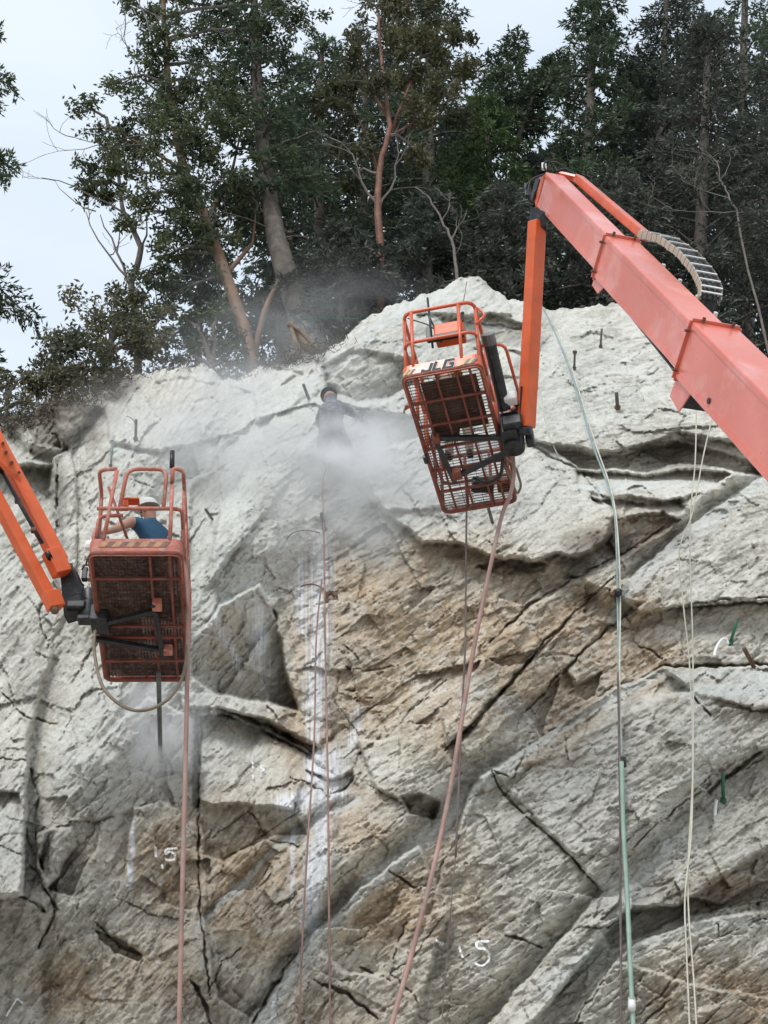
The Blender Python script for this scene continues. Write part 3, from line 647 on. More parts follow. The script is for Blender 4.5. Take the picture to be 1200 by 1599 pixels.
def bare_branch(mb, p, d, l, r, depth, rd, wig=.35, flat=.5, tips=None):
    pts = [p]; q = p.copy(); dd = d.copy(); n = 5
    for k in range(n):
        dd = (dd + Vector((rd.uniform(-wig, wig), rd.uniform(-wig, wig) * flat, rd.uniform(-wig, wig) + .04))).normalized(); q = q + dd * l / n; pts.append(q.copy())
        if depth > 0 and k >= 1 and rd.random() < .62:
            nd = (dd + Vector((rd.uniform(-1, 1), rd.uniform(-.6, .6), rd.uniform(-.5, .9)))).normalized()
            bare_branch(mb, q.copy(), nd, l * rd.uniform(.35, .65), r * .55, depth - 1, rd, wig, flat, tips)
    mb.tube(pts, [max(.005, r * (1 - .7 * k / n)) for k in range(n + 1)], 5 if r > .02 else 3, False)
    if tips is not None: tips.append(q)
def broadleaf(name, label, trunk, Y, clumps, r0=.2, mat='broad', bark='bark', n=300, leaf=(.13, .055), seed=1, cat='tree', bare=(), group=None, twigs=True, spread=1., r1=.05, limbs_px=()):
    """clumps: (x, y, radius px, depth offset m) in the picture; every one hangs on its own limb"""
    rd = random.Random(seed); rg = np.random.default_rng(seed)
    base = P(trunk[0][0], trunk[0][1], Y); base = Vector((base.x, Y, min(base.z, plateau_z(trunk[0][0])) - .4))
    root = tree_root(name, base, label, cat, group)
    pts = rel([base] + [P(x, y, Y) for x, y in trunk[1:]], base); mb = MB(); K = 20
    fp = [interp_poly(pts, k / K) + Vector((rd.uniform(-.03, .03), rd.uniform(-.03, .03), 0)) for k in range(K + 1)]
    mb.tube(fp, [r0 + (r1 - r0) * k / K for k in range(K + 1)], 9)
    mb2 = MB(); lv = Leaves(seed)
    for lp, rr in limbs_px:
        q = rel([P(x, y, Y + .2) for x, y in lp], base); q = [interp_poly(q, k / 10) for k in range(11)]
        mb.tube(q, [max(.012, rr * (1 - .75 * k / 10)) for k in range(11)], 6); fp = fp + q[2:]
    for (x, y, rp, dy) in clumps:
        c = Vector(P(x, y, Y + dy)) - base; rad = rp / 68.0
        cand = [f for f in fp if f.z < c.z + .3] or fp[:3]
        a = min(cand, key=lambda f: (f - c).length + .35 * abs(f.z - c.z))
        mid = a.lerp(c, .5) + Vector((rd.uniform(-.2, .2), rd.uniform(-.2, .2), rd.uniform(.0, .3)))
        lim = [a, a.lerp(mid, .5) + Vector((rd.uniform(-.1, .1), 0, rd.uniform(-.05, .1))), mid, mid.lerp(c, .6) + Vector((rd.uniform(-.08, .08), 0, .05)), c]
        mb2.tube(lim, [.05, .042, .032, .022, .012], 5, False)
        ns = max(5, int(15 * rad * 1.6)); tone0 = rd.uniform(.15, .7)
        for k in range(ns):
            o = Vector((rd.gauss(0, .5), rd.gauss(0, .5), rd.gauss(0, .42))) * rad; sc = c + o
            if twigs:
                st = lim[rd.choice((2, 3, 4))]; mb2.tube([st, st.lerp(sc, .5) + Vector((0, 0, .06)), sc], [.014, .009, .005], 3, False)
            m = int(n / 4.2 * rd.uniform(.5, 1.4)); cc = np.array(sc) + rg.normal(0, .5, (m, 3)) * np.array([.32, .32, .24]) * spread * min(1.2, max(.5, rad))
            lv.add(cc, rg.normal(0, 1, (m, 3)) + np.array([0, 0, -.25]), leaf[0], leaf[1], np.full(m, tone0 + rd.uniform(-.15, .25)))
    for (x, y, dx, dy_, l, r, dep) in bare:
        p = Vector(P(x, y, Y)) - base; q = Vector(P(x + dx, y + dy_, Y)) - base - p
        bare_branch(mb2, p, q.normalized(), l, r, dep, rd)
    mb.build('trunk', M[bark], root, smooth=True)
    if mb2.v: mb2.build('limbs', M['bark' if bark == 'bark' else 'deadwood'], root)
    if lv.count(): lv.build('crown', M[mat], root)
    return root

for x_, top_, R_, sd_, lb_ in ((450, 150, 2.6, 61, 'shadowy fir seen through the gap right of the big leaning trunk'), (610, -20, 2.8, 62, 'shadowy fir far back behind the red-barked trunk'), (715, 170, 2.4, 63, 'shadowy fir far back behind the bright green fir'), (860, 300, 2.2, 64, 'shadowy fir far back behind the right boom tip'),
     (1000, 90, 3.0, 65, 'shadowy fir far back between the tall firs on the right'), (1080, 10, 3.0, 66, 'shadowy fir far back behind the pale power track'), (1190, 20, 3.2, 67, 'shadowy fir farthest to the right at the back')):
    conifer('fir_tree', lb_, [(x_, 600), (x_, 400), (x_ + 3, 250), (x_ + 4, top_)], 34, R_, .22, 'firdark', limbs=70, cards=9500, seed=sd_, low=.05, ln=.24, wd=.10, gaps=.03)
# firs behind, darkest and farthest
conifer('fir_tree', 'dark fir filling the gap between the big leaning trunk and the red-barked tree', [(505,560),(500,400),(497,250),(500,120),(505,60)], 29, 2.4, .2, 'fir', limbs=85, cards=15000, seed=11, low=.05)
conifer('fir_tree', 'dark fir standing right behind the red-barked tree trunk', [(560,520),(565,350),(572,180),(560,40)], 30.5, 2.5, .2, 'firdark', limbs=85, cards=15000, seed=12, low=.05)
conifer('fir_tree', 'broad dark fir behind the right side of the olive-coloured crown', [(665,480),(668,330),(672,160),(668,20),(668,-60)], 29.5, 2.4, .22, 'fir', limbs=90, cards=16000, seed=13, low=.05)
conifer('fir_tree', 'brighter green fir with a blunt top left of the tallest dark fir', [(770,500),(768,380),(764,250),(757,150)], 27.5, 1.9, .18, 'firgreen', limbs=85, cards=17000, seed=14, low=.15, taper=.5)
conifer('fir_tree', 'slender dark fir top leaning right against the sky above the green fir', [(715,430),(742,260),(775,140),(812,50)], 28.6, .95, .1, 'fir', limbs=60, cards=5000, seed=15, low=.45, taper=.5, droop=.1)
conifer('fir_tree', 'slender arching fir top leaning right towards the tallest fir', [(760,400),(800,240),(838,140),(880,92)], 28.9, .85, .1, 'fir', limbs=60, cards=5000, seed=16, low=.45, taper=.4, droop=.1)
conifer('fir_tree', 'bushy fir rising beside the boom tip, just left of it', [(835,500),(832,400),(828,300),(824,240)], 29.5, 1.2, .14, 'firdark', limbs=60, cards=8000, seed=17, low=.1)
conifer('fir_tree', 'tall dark fir right of the sky gap, trunk hidden by its heavy crown', [(912,500),(915,330),(922,150),(928,20),(932,-120)], 27, 1.5, .2, 'fir', limbs=100, cards=16000, seed=18, low=.1, taper=.35, gaps=.2)
conifer('fir_tree', 'dark fir directly behind the tall fir, filling in its lower right side', [(975,520),(978,380),(982,260),(990,150),(994,110)], 29.5, 1.9, .2, 'firdark', limbs=80, cards=15000, seed=19, low=.05, taper=.5)
conifer('fir_tree', 'tall fir with feathery top at the upper right edge of the sky', [(1020,530),(1025,350),(1035,150),(1040,20),(1042,-90)], 28.5, 1.9, .2, 'firdark', limbs=90, cards=15000, seed=20, low=.1, taper=.45)
conifer('fir_tree', 'dusty grey-green fir above the pale power track of the right boom', [(1090,560),(1093,400),(1100,230),(1105,80),(1106,30)], 26.5, 2.3, .2, 'firdust', limbs=90, cards=17000, seed=21, low=.05, gaps=.08)
conifer('fir_tree', 'dark fir on the far right, its top cut by the upper edge of the picture', [(1150,580),(1155,380),(1160,150),(1165,-40),(1168,-140)], 29, 2.4, .22, 'fir', limbs=95, cards=17000, seed=22, low=.05)
conifer('fir_tree', 'rightmost dusty fir, overhanging the thick end of the orange boom', [(1215,620),(1218,420),(1222,200),(1225,30)], 26, 2.3, .2, 'firdust', limbs=90, cards=16000, seed=23, low=.05, gaps=.08)
conifer('fir_tree', 'dusty grey fir low over the rock behind the right boom tip', [(950,540),(955,440),(960,350),(965,260)], 25.5, 2.0, .16, 'firdust', limbs=60, cards=13000, seed=24, low=.12)
conifer('fir_tree', 'small grey fir at the very edge of the rock left of the hanging orange jib', [(800,520),(795,430),(790,350),(786,290)], 25.2, 1.6, .12, 'firdust', limbs=60, cards=11000, seed=25, low=.1)
conifer('fir_tree', 'low dust-covered fir between the leaning trunk and the red-barked trunk', [(530,560),(532,480),(535,410),(538,350)], 24.8, 1.7, .12, 'firdust', limbs=60, cards=11000, seed=26, low=.08)
conifer('fir_tree', 'low grey fir right of the red-barked trunk above the crest of the rock', [(668,500),(670,430),(672,360),(674,300)], 25.6, 1.7, .12, 'firdark', limbs=60, cards=11000, seed=27, low=.08)
conifer('fir_tree', 'big old fir with a thick bare grey trunk leaning to the left', [(508,600),(485,530),(455,450),(432,375),(415,270),(402,140),(397,10),(395,-160)], 24.6, 1.45, .34, 'fir', limbs=64, cards=9000, seed=28, low=.50, taper=.3, gaps=.1, stubs=14)
conifer('fir_tree', 'short dark fir showing behind the orange-barked trunk', [(312,600),(313,500),(312,430),(311,380)], 27.0, 1.3, .09, 'firdark', limbs=44, cards=6500, seed=29, low=.05, gaps=.2)
conifer('fir_tree', 'low dark fir between the orange-barked and the big leaning trunk', [(440,585),(437,520),(434,460),(432,400)], 26.0, 1.35, .1, 'fir', limbs=44, cards=7500, seed=30, low=.05, gaps=.2)
conifer('fir_tree', 'fir at the left edge of the picture, only the tips of its boughs in view', [(-75,660),(-72,500),(-68,300),(-64,120),(-62,20)], 25.0, 2.15, .2, 'fir', limbs=30, cards=7500, seed=31, low=.12, taper=.25, gaps=.1)

broadleaf('madrona_tree', 'tree with peeling orange bark and an airy dark crown left of the big leaning trunk', [(412,600),(388,530),(352,430),(322,345),(292,270),(270,190),(262,100),(256,10),(252,-60)], 24.4,
  [(285,350,42,0),(330,300,50,.4),(250,300,45,-.3),(220,240,42,0),(300,230,55,.2),(350,210,45,-.3),(250,170,50,.3),(190,130,30,0),(300,140,48,.1),(240,90,42,-.2),(300,60,45,.2),(350,110,40,0),(230,20,38,.2),(300,-10,50,0),
   (370,20,50,.3),(420,50,45,0),(470,20,40,.2),(180,270,26,0),(160,210,24,0),(340,380,34,.3),(260,400,28,0),(390,330,38,.3),(130,165,18,0),(215,330,30,0),(440,-30,50,0),(270,460,30,.4),(240,430,25,.4),(315,350,40,-.4),(345,470,30,.3),(300,200,45,-.5),(275,270,40,-.5),(260,130,36,-.4),(365,290,36,-.4),(355,160,40,-.3),(265,180,34,-.6),(262,60,34,-.6),(295,300,26,-.6)], .145, 'broad', 'orangebark', 230, (.13, .055), 41, 'madrona tree',
  bare=[(262,150,-60,-60,2.6,.03,3),(256,90,-60,-80,2.4,.03,3),(255,30,-60,-40,2.2,.025,3),(270,200,-90,-10,2.4,.025,2),(300,280,-70,-30,1.8,.02,2),(335,380,60,-30,1.6,.02,2)],
  limbs_px=[([(395,560),(415,480),(440,430),(450,380)], .09), ([(352,430),(395,380),(400,330)], .06), ([(322,345),(360,280),(378,200)], .07), ([(292,270),(230,230),(170,200)], .05)])
broadleaf('madrona_tree', 'crooked small tree with bare grey twigs reaching left into the sky', [(225,620),(215,520),(205,440),(222,395),(205,350),(188,320),(186,270),(178,235)], 25.2,
  [(185,235,36,0),(150,262,26,0),(130,300,18,0),(215,215,30,.2),(170,300,22,0)], .09, 'broad', 'deadwood', 210, (.13, .055), 42, 'tree', r1=.03,
  bare=[(200,440,-30,-40,2.3,.035,3),(205,440,-60,-90,2.6,.03,3),(190,330,-100,-40,2.0,.025,3),(222,395,30,-60,1.5,.03,3),(150,330,-90,-40,1.6,.02,2)])
broadleaf('bush', 'rounded olive-brown bush on the edge of the cliff at the left', [(165,640),(165,600),(168,560)], 24.0,
  [(150,500,45,0),(210,490,40,.3),(110,540,42,0),(170,550,48,-.2),(225,545,38,.2),(75,575,30,0),(130,590,36,-.3),(190,590,30,-.3),(250,500,22,.3),(90,600,28,-.2),(205,450,28,.2),(60,600,22,0)], .06, 'bush', 'bark', 270, (.12, .055), 43, 'bush', spread=1.1)
broadleaf('bush', 'thin twiggy shrub at the left edge just above the dark soil', [(10,680),(12,640),(14,610)], 23.8, [(12,600,24,0),(30,625,18,0),(-15,600,24,0),(50,630,14,0)], .03, 'bush', 'bark', 120, (.09, .04), 44, 'shrub')
broadleaf('bush', 'dark shrub at the foot of the orange-barked trunk', [(330,600),(330,570)], 24.0, [(330,530,26,0),(300,545,24,.2),(365,545,22,0),(290,500,18,.3),(345,495,20,.3)], .04, 'broad', 'bark', 170, (.11, .05), 45, 'shrub')
broadleaf('madrona_tree', 'slim tree with a straight reddish trunk and an olive-brown crown', [(597,500),(595,400),(591,300),(590,265),(603,228),(610,190),(600,130),(594,60),(590,10)], 25.0,
  [(560,80,38,0),(600,50,42,.2),(650,60,40,-.2),(690,90,40,.2),(540,130,36,0),(590,130,38,-.3),(640,120,42,.2),(690,150,34,0),(530,190,32,.3),(560,230,28,0),(620,10,40,0),(670,20,36,.2),(720,60,30,.3),(730,110,26,.2),(650,180,34,0),(500,160,26,.2),(545,290,20,.3),(650,240,22,.4),(715,190,22,.2)], .095, 'madrona', 'redbark', 240, (.14, .06), 46, 'madrona tree',
  bare=[(591,320,-60,-80,1.9,.035,2),(592,330,30,-90,1.9,.035,2),(600,60,-20,-90,2.0,.02,3),(598,40,40,-80,1.8,.02,3)],
  limbs_px=[([(603,228),(625,170),(650,110),(665,60)], .06), ([(610,190),(580,140),(560,90)], .05), ([(606,215),(650,190),(690,140)], .05), ([(591,270),(575,215),(545,160)], .045)], r1=.03)
broadleaf('dead_tree', 'small bare dead tree with pale crooked branches right of the red-barked trunk', [(722,480),(715,420),(705,375),(690,345),(672,310),(650,292)], 24.6, [], .045, 'broad', 'deadwood', 0, seed=47, cat='dead tree', r1=.012,
  bare=[(705,375,20,-60,1.1,.022,2),(690,345,10,-60,.9,.02,2),(712,410,-10,-40,.9,.02,2),(700,365,30,30,.8,.014,2)])
rr = random.Random(5)
t_ = broadleaf('dead_tree', 'tangle of bare grey twigs in front of the dusty firs right of the boom', [(1180,420),(1150,330),(1130,290),(1120,270)], 24.9, [], .03, 'broad', 'deadwood', 0, seed=48, cat='dead tree', r1=.01,
  bare=[(1140,310,-60,-20,1.5,.018,3),(1130,290,-40,-50,1.3,.018,3),(1150,330,-70,10,1.4,.016,3),(1125,280,30,-40,1.0,.014,3)])

# exposed roots and stump under the leaning trunk
b = S1(470, 565, .1); root = tag(empty('root_stump', b), 'pale brown exposed root stump on the cliff edge below the leaning trunk', 'stump')
mb = MB(); Yr = 22.0
mb.tube(rel([P(505, 556, Yr), P(480, 540, Yr), P(468, 520, Yr), P(452, 506, Yr)], b), [.10, .12, .09, .06], 9); mb.build('stump', M['root'], root, smooth=True)
for a in ([(452,506),(470,516),(490,540),(506,552)], [(468,560),(462,535),(455,512)], [(440,568),(455,555),(470,545)]):
    MB().tube(rel([P(x, y, Yr - .12) for x, y in a], b), [.05, .045, .035, .02][:len(a)], 6).build('root', M['root'], root, smooth=True)
root = None
mb = MB(); rd = random.Random(9)
for k in range(46):
    x = rd.uniform(-30, 215); y = float(rim_y(x)) + rd.uniform(0, 14); p = S1(x, y, .05); q = [p]
    for j in range(4): p = p + Vector((rd.uniform(-.14, .14), rd.uniform(-.06, .02), rd.uniform(-.22, .02))); q.append(p)
    mb.tube(q, [.014, .012, .009, .006, .004], 4, False)
tag(mb.build('roots', M['rope_dark']), 'fine dark roots hanging from the soil along the left edge of the cliff', kind='stuff')

lv = Leaves(77); rg = np.random.default_rng(77)
for k in range(420):
    x = rg.uniform(-60, 560); wgt = .8 if x < 200 else (.3 if x > 380 else .2)
    if rg.random() > wgt: continue
    y = float(rim_y(x)) + rg.uniform(0, 16 if x < 200 else 5); c = surf(x, y, .08)[0]; m = 26
    lv.add(c + rg.normal(0, .14, (m, 3)) * np.array([1.3, .6, .8]), rg.normal(0, 1, (m, 3)) + np.array([0, -.3, -.7 if rg.random() < .7 else .4]), .13, .018, np.full(m, rg.uniform(0, .7)))
M['turf'] = leaf_mat('dead_grass_and_litter', (.05, .04, .028), (.15, .125, .08))
t_ = lv.build('turf', M['turf'], None); tag(t_, 'dark turf and dead grass overhanging the upper edge of the cliff', kind='stuff')
# ------------------------------------------------------------------ LIFTS
def rmat(y, p, r):
    y, p, r = map(math.radians, (y, p, r))
    return (Matrix.Rotation(y, 4, 'Z') @ Matrix.Rotation(p, 4, 'X') @ Matrix.Rotation(r, 4, 'Y'))
class Lift:
    def __init__(s, base, label):
        s.root = tag(empty('boom_lift', base), label, 'boom lift'); s.inv = Matrix.Translation(base).inverted()
    def part(s, mb, name, mat, bevel=0, smooth=False, parent=None):
        """mb holds world coordinates"""
        if len(mb.cuts) > 1: return [s.part(q, name, mat, bevel, smooth, parent) for q in mb.pieces()][0]
        o = mb.build(name, M[mat] if isinstance(mat, str) else mat, None, bevel, smooth)
        if parent is None: o.parent = s.root; o.matrix_parent_inverse = s.inv
        else: o.parent = parent; o.matrix_parent_inverse = (s.inv.inverted() @ parent_local[parent.name]).inverted() if parent.name in parent_local else s.inv
        return o
parent_local = {}
W, LN = .91, 2.45
def basket(lift, mat4, style):
    """floor frame first, everything else is its child, in the basket's own coordinates: x across, y away, z up"""
    loc = lift.inv @ mat4
    fr = round_poly([(0, 0, 0), (W, 0, 0), (W, LN, 0), (0, LN, 0)], .09, 4, True)
    mb = MB().tube([p + Vector((0, 0, .03)) for p in fr], .030, 8, False)
    bk = mb.build('basket', M['cage'] if style == 'right' else M['cage'], lift.root, smooth=True); bk.matrix_local = loc; parent_local[bk.name] = loc
    def sub(mb, name, mat, bevel=0, smooth=False, whole=False):
        if len(mb.cuts) > 1 and not whole: return [sub(q, name, mat, bevel, smooth) for q in mb.pieces()][0]
        return mb.build(name, M[mat], bk, bevel, smooth)
    red = 'paint' if style == 'right' else 'dirty'
    # floor
    first = None
    for y in ((.42, .82, 1.22, 1.62, 2.02) if style == 'right' else (.40, 1.30, 1.52, 2.0)):
        sub(MB().tube([(.02, y, .0), (W - .02, y, .0)], .019, 6), 'floor_bar', 'cage', smooth=True)
    for x in ((.16, .38, .62, .78) if style == 'right' else (.60, .80)):
        sub(MB().tube([(x, .02, .012), (x, LN - .02, .012)], .016, 6), 'floor_bar', 'cage', smooth=True)
    mb = MB(); pitch = .05 if style == 'right' else .034
    k = 0
    y = .05
    while y < LN - .04:
        mb.box((W / 2, y, .052), (W - .05, .005 if style == 'right' else .013, .010)); y += pitch * (1.0 if style == 'right' else .8)
    x = .04
    while x < W - .03:
        mb.box((x, LN / 2, .056), (.0045 if style == 'right' else .010, LN - .06, .010)); x += pitch * (2.4 if style == 'right' else 1)
    g_ = sub(mb, 'floor_grating', 'grate', whole=True); g_['kind'] = 'stuff'
    rd = random.Random(3 if style == 'right' else 7)
    if style == 'right':
        sub(MB().box((.50, .60, .075), (.66, .86, .018)), 'floor_plate', 'ply', .004)
        sub(MB().box((.30, 1.10, .078), (.30, .22, .018), Matrix.Rotation(.3, 3, 'Z')), 'floor_plate', 'ply', .004)
    else:
        for c, sz, a, mm in (((.40, .55, .082), (.72, 1.0, .012), .0, 'floor'), ((.62, .95, .10), (.5, .5, .02), .3, 'cage'), ((.24, 1.25, .09), (.40, .5, .012), 0, 'floor'), ((.30, 1.55, .105), (.34, .22, .02), .5, 'ply'), ((.52, 2.27, .09), (.74, .26, .02), 0, 'ply'), ((.20, 1.95, .09), (.30, .60, .012), .0, 'floor')):
            sub(MB().box(c, sz, Matrix.Rotation(a, 3, 'Z')), 'floor_plate', mm, .004)
    # toe panel, bent round the near corners
    h0, h1 = .0, .205
    prof = round_poly([(-.012, .50, 0), (-.012, -.015, 0), (W + .012, -.015, 0), (W + .012, .50, 0)], .10, 5)
    n = len(prof); vs = [Vector((p.x, p.y, z)) for z in (h0, h1) for p in prof]
    inn = [Vector((p.x + (W / 2 - p.x) * .02, p.y + .01, z)) for z in (h0, h1) for p in prof]
    def topz(i):  # the sides taper down towards the far end
        p = prof[i % n]; return h1 - max(0, p.y - .02) * .22
    for l_ in (vs, inn):
        for i in range(n, 2 * n): l_[i].z = topz(i)
    mb = MB(); mb.add(vs + inn, [(i, i + 1, i + 1 + n, i + n) for i in range(n - 1)] + [(2 * n + i + 1, 2 * n + i, 3 * n + i, 3 * n + i + 1) for i in range(n - 1)] + [(n + i, n + i + 1, 3 * n + i + 1, 3 * n + i) for i in range(n - 1)] + [(i + 1, i, 2 * n + i, 2 * n + i + 1) for i in range(n - 1)])
    sub(mb, 'toe_panel', red)
    sy, sb = ('yellow', 'black') if style == 'right' else ('worn_yellow', 'worn_black')
    def stripe(x0, x1, z0, z1, nS):
        for k in range(nS * 2):
            xa = x0 + (x1 - x0) * k / (nS * 2); xb = x0 + (x1 - x0) * (k + 1) / (nS * 2); sl = (z1 - z0) * .7
            q = [(xa, -.021, z0), (xb, -.021, z0), (xb + sl, -.021, z1), (xa + sl, -.021, z1)]
            yield q, (sy if k % 2 == 0 else sb)
    rng = ((-.0, .10, .05, .13, 2), (.68, .84, .06, .14, 2)) if style == 'right' else ((.08, .76, .10, .165, 5),)
    for (x0, x1, z0, z1, ns) in rng:
        for q, mt in stripe(x0, x1, z0, z1, ns): sub(MB().prism(q, (0, .004, 0)), 'hazard_stripe', mt)
    if style == 'right':
        for nm, mt, th, yy in (('lettering_outline', 'white', .050, -.0195), ('lettering', 'ink', .036, -.0225)):
            for x0, strokes in ((.235, [((.082, .118), (.082, .006)), ((.090, .0), (.0, .0)), ((.0, -.012), (.0, .035))]), (.365, [((.0, .128), (.0, -.012)), ((.0, .0), (.085, .0))]), (.485, [((.098, .116), (.0, .116)), ((.0, .128), (.0, -.012)), ((.0, .0), (.098, .0)), ((.098, -.012), (.098, .062)), ((.104, .055), (.052, .055))])):
                m_ = MB()
                for k_, ((xa, za), (xb, zb)) in enumerate(strokes):
                    sh = lambda x_, z_: Vector((x0 + x_ + z_ * .32, yy - .0006 * k_, .056 + z_))
                    m_.bar(sh(xa, za), sh(xb, zb), th, .004, up=(0, 1, 0))
                sub(m_, nm, mt, whole=True)
    # toe boards on the other sides
    for q in ([(0, .5, .06), (0, LN - .1, .06)], [(W, .5, .06), (W, LN - .1, .06)], [(.1, LN, .06), (W - .1, LN, .06)]):
        sub(MB().bar(q[0], q[1], .008, .10), 'toe_board', 'cage')
    # posts and rails
    T = 1.12; r = .021
    def tb(pts, name, rad=.1, rr_=r, mt=red): sub(MB().tube(round_poly(pts, rad, 4), rr_, 8), name, mt, smooth=True)
    if style == 'right':
        tb([(.02, 1.30, .06), (.02, 1.30, T), (.02, .0, T), (W - .02, .0, T), (W - .02, 1.30, T), (W - .02, 1.30, .06)], 'top_rail', .14, .023)
        tb([(.02, 1.2, .60), (.02, .0, .60), (W - .02, .0, .60), (W - .02, 1.2, .60)], 'mid_rail', .12)
        for x in (.13, .70): tb([(x, -.005, .18), (x, -.005, T)], 'post')
        for x in (.02, W - .02):
            tb([(x, .10, .15), (x, .10, T - .02)], 'post'); tb([(x, .75, .06), (x, .75, T)], 'post')
        tb([(.0, 1.35, .06), (.0, 1.35, .95), (.0, LN, .95), (W, LN, .95), (W, 1.35, .95), (W, 1.35, .06)], 'top_rail', .14, r, 'cage')  # far rails take the cage red with shade in its colour
        tb([(.0, 1.35, .5), (.0, LN, .5), (W, LN, .5), (W, 1.35, .5)], 'mid_rail', .12, r, 'cage')
        for p in ((.0, LN - .1), (W, LN - .1), (.3, LN), (.62, LN), (.0, 1.9), (W, 1.9)): tb([(p[0], p[1], .06), (p[0], p[1], .95)], 'post', .1, r, 'cage')
        tb([(W - .02, .08, .80), (W + .10, .12, .98), (W + .0, .10, 1.10)], 'corner_brace', .08, .017)
        tb([(W, .25, .60), (W + .27, .30, .62), (W + .30, 1.25, .60), (W + .02, 1.3, .30)], 'guard_hoop', .14, .020)
        sub(MB().box((.56, .16, .80), (.36, .22, .20)), 'control_console', 'orange', .02)
        sub(MB().box((.52, .06, .66), (.44, .06, .07)).box((.32, .06, .75), (.06, .05, .22)), 'console_frame', 'black', .006)
        sub(MB().tube([(.74, .05, .86), (.74, .05, .98)], .012, 6).ball((.74, .05, 1.0), .022), 'joystick', 'black')
        sub(MB().tube([(.08, .02, 1.05), (.30, .06, .93), (.44, .08, .78)], .008, 5), 'cable', 'rubber')
    else:
        tb([(.27, .0, .60), (.33, .0, T), (.74, .0, T), (.72, .0, .60)], 'gate_hoop', .12, .022)
        tb([(.04, .0, .60), (.86, .0, .60)], 'mid_rail')
        for x0, x1 in ((.13, .22), (.80, .80)): tb([(x0, -.005, .19), (x1, -.005, T - .03 if x0 < .5 else .9)], 'post')
        tb([(.22, .0, T), (.03, .02, T), (.03, .45, T), (.03, .45, .06)], 'top_rail', .10)
        tb([(.80, .0, .95), (.80, .0, T + .02), (W, .03, T), (W, LN, T), (W, LN, .06)], 'top_rail', .12)
        tb([(.0, .30, .06), (.0, .30, .60), (.0, .9, .62), (.0, 1.2, .06)], 'mid_rail', .12)
        tb([(.80, .0, .60), (W, .02, .60), (W, LN, .60)], 'mid_rail', .10)
        tb([(.05, .10, .30), (.05, .10, .58), (.30, .12, .60)], 'mid_rail', .10)
        for p in ((W, .35), (W, .9), (W, 1.5), (W, 2.0), (.0, LN - .05), (.45, LN)): tb([(p[0], p[1], .06), (p[0], p[1], T if p[0] > .5 else .9)], 'post')
        tb([(W, LN, .9), (.0, LN, .9), (.0, 1.4, .9), (.0, 1.4, .06)], 'top_rail', .1)
        tb([(.14, .02, .9), (.36, .35, .40)], 'brace', .05, .015)
        sub(MB().box((.36, .14, .80), (.20, .12, .022)).box((.30, .12, .73), (.10, .10, .08)), 'control_console', 'orange', .008)
        sub(MB().box((.05, .55, .40), (.18, .26, .34)).box((.20, .60, .36), (.12, .2, .26)), 'engine_block', 'steel', .02)
        sub(MB().box((.05, .40, .52), (.10, .05, .05)).tube([(.02, .42, .35), (.02, .42, .55)], .03, 8).tube([(.12, .42, .3), (.12, .42, .5)], .025, 8), 'engine_fittings', 'black')
    # drill mast and its steel
    if style == 'right':
        sub(MB().tube([(.36, .05, .50), (.34, -.02, 1.30)], .014, 8).tube([(.46, .08, .60), (.345, .06, 1.02)], .012, 8), 'drill_rod', 'black', smooth=True)
    else:
        sub(MB().tube([(.80, .10, .30), (.79, .02, 1.12)], .016, 8), 'drill_rod', 'rust', smooth=True); sub(MB().tube([(.79, .02, 1.16), (.787, .0, 1.36)], .026, 8), 'drill_rod', 'black', smooth=True)
    return bk, sub
def hoses(lift, paths, r=.012, mt='rubber', name='hose'):
    for p in paths: lift.part(MB().tube(round_poly([P(x, y, Y) for x, y, Y in p], .15, 4), r, 7), name, mt, smooth=True)

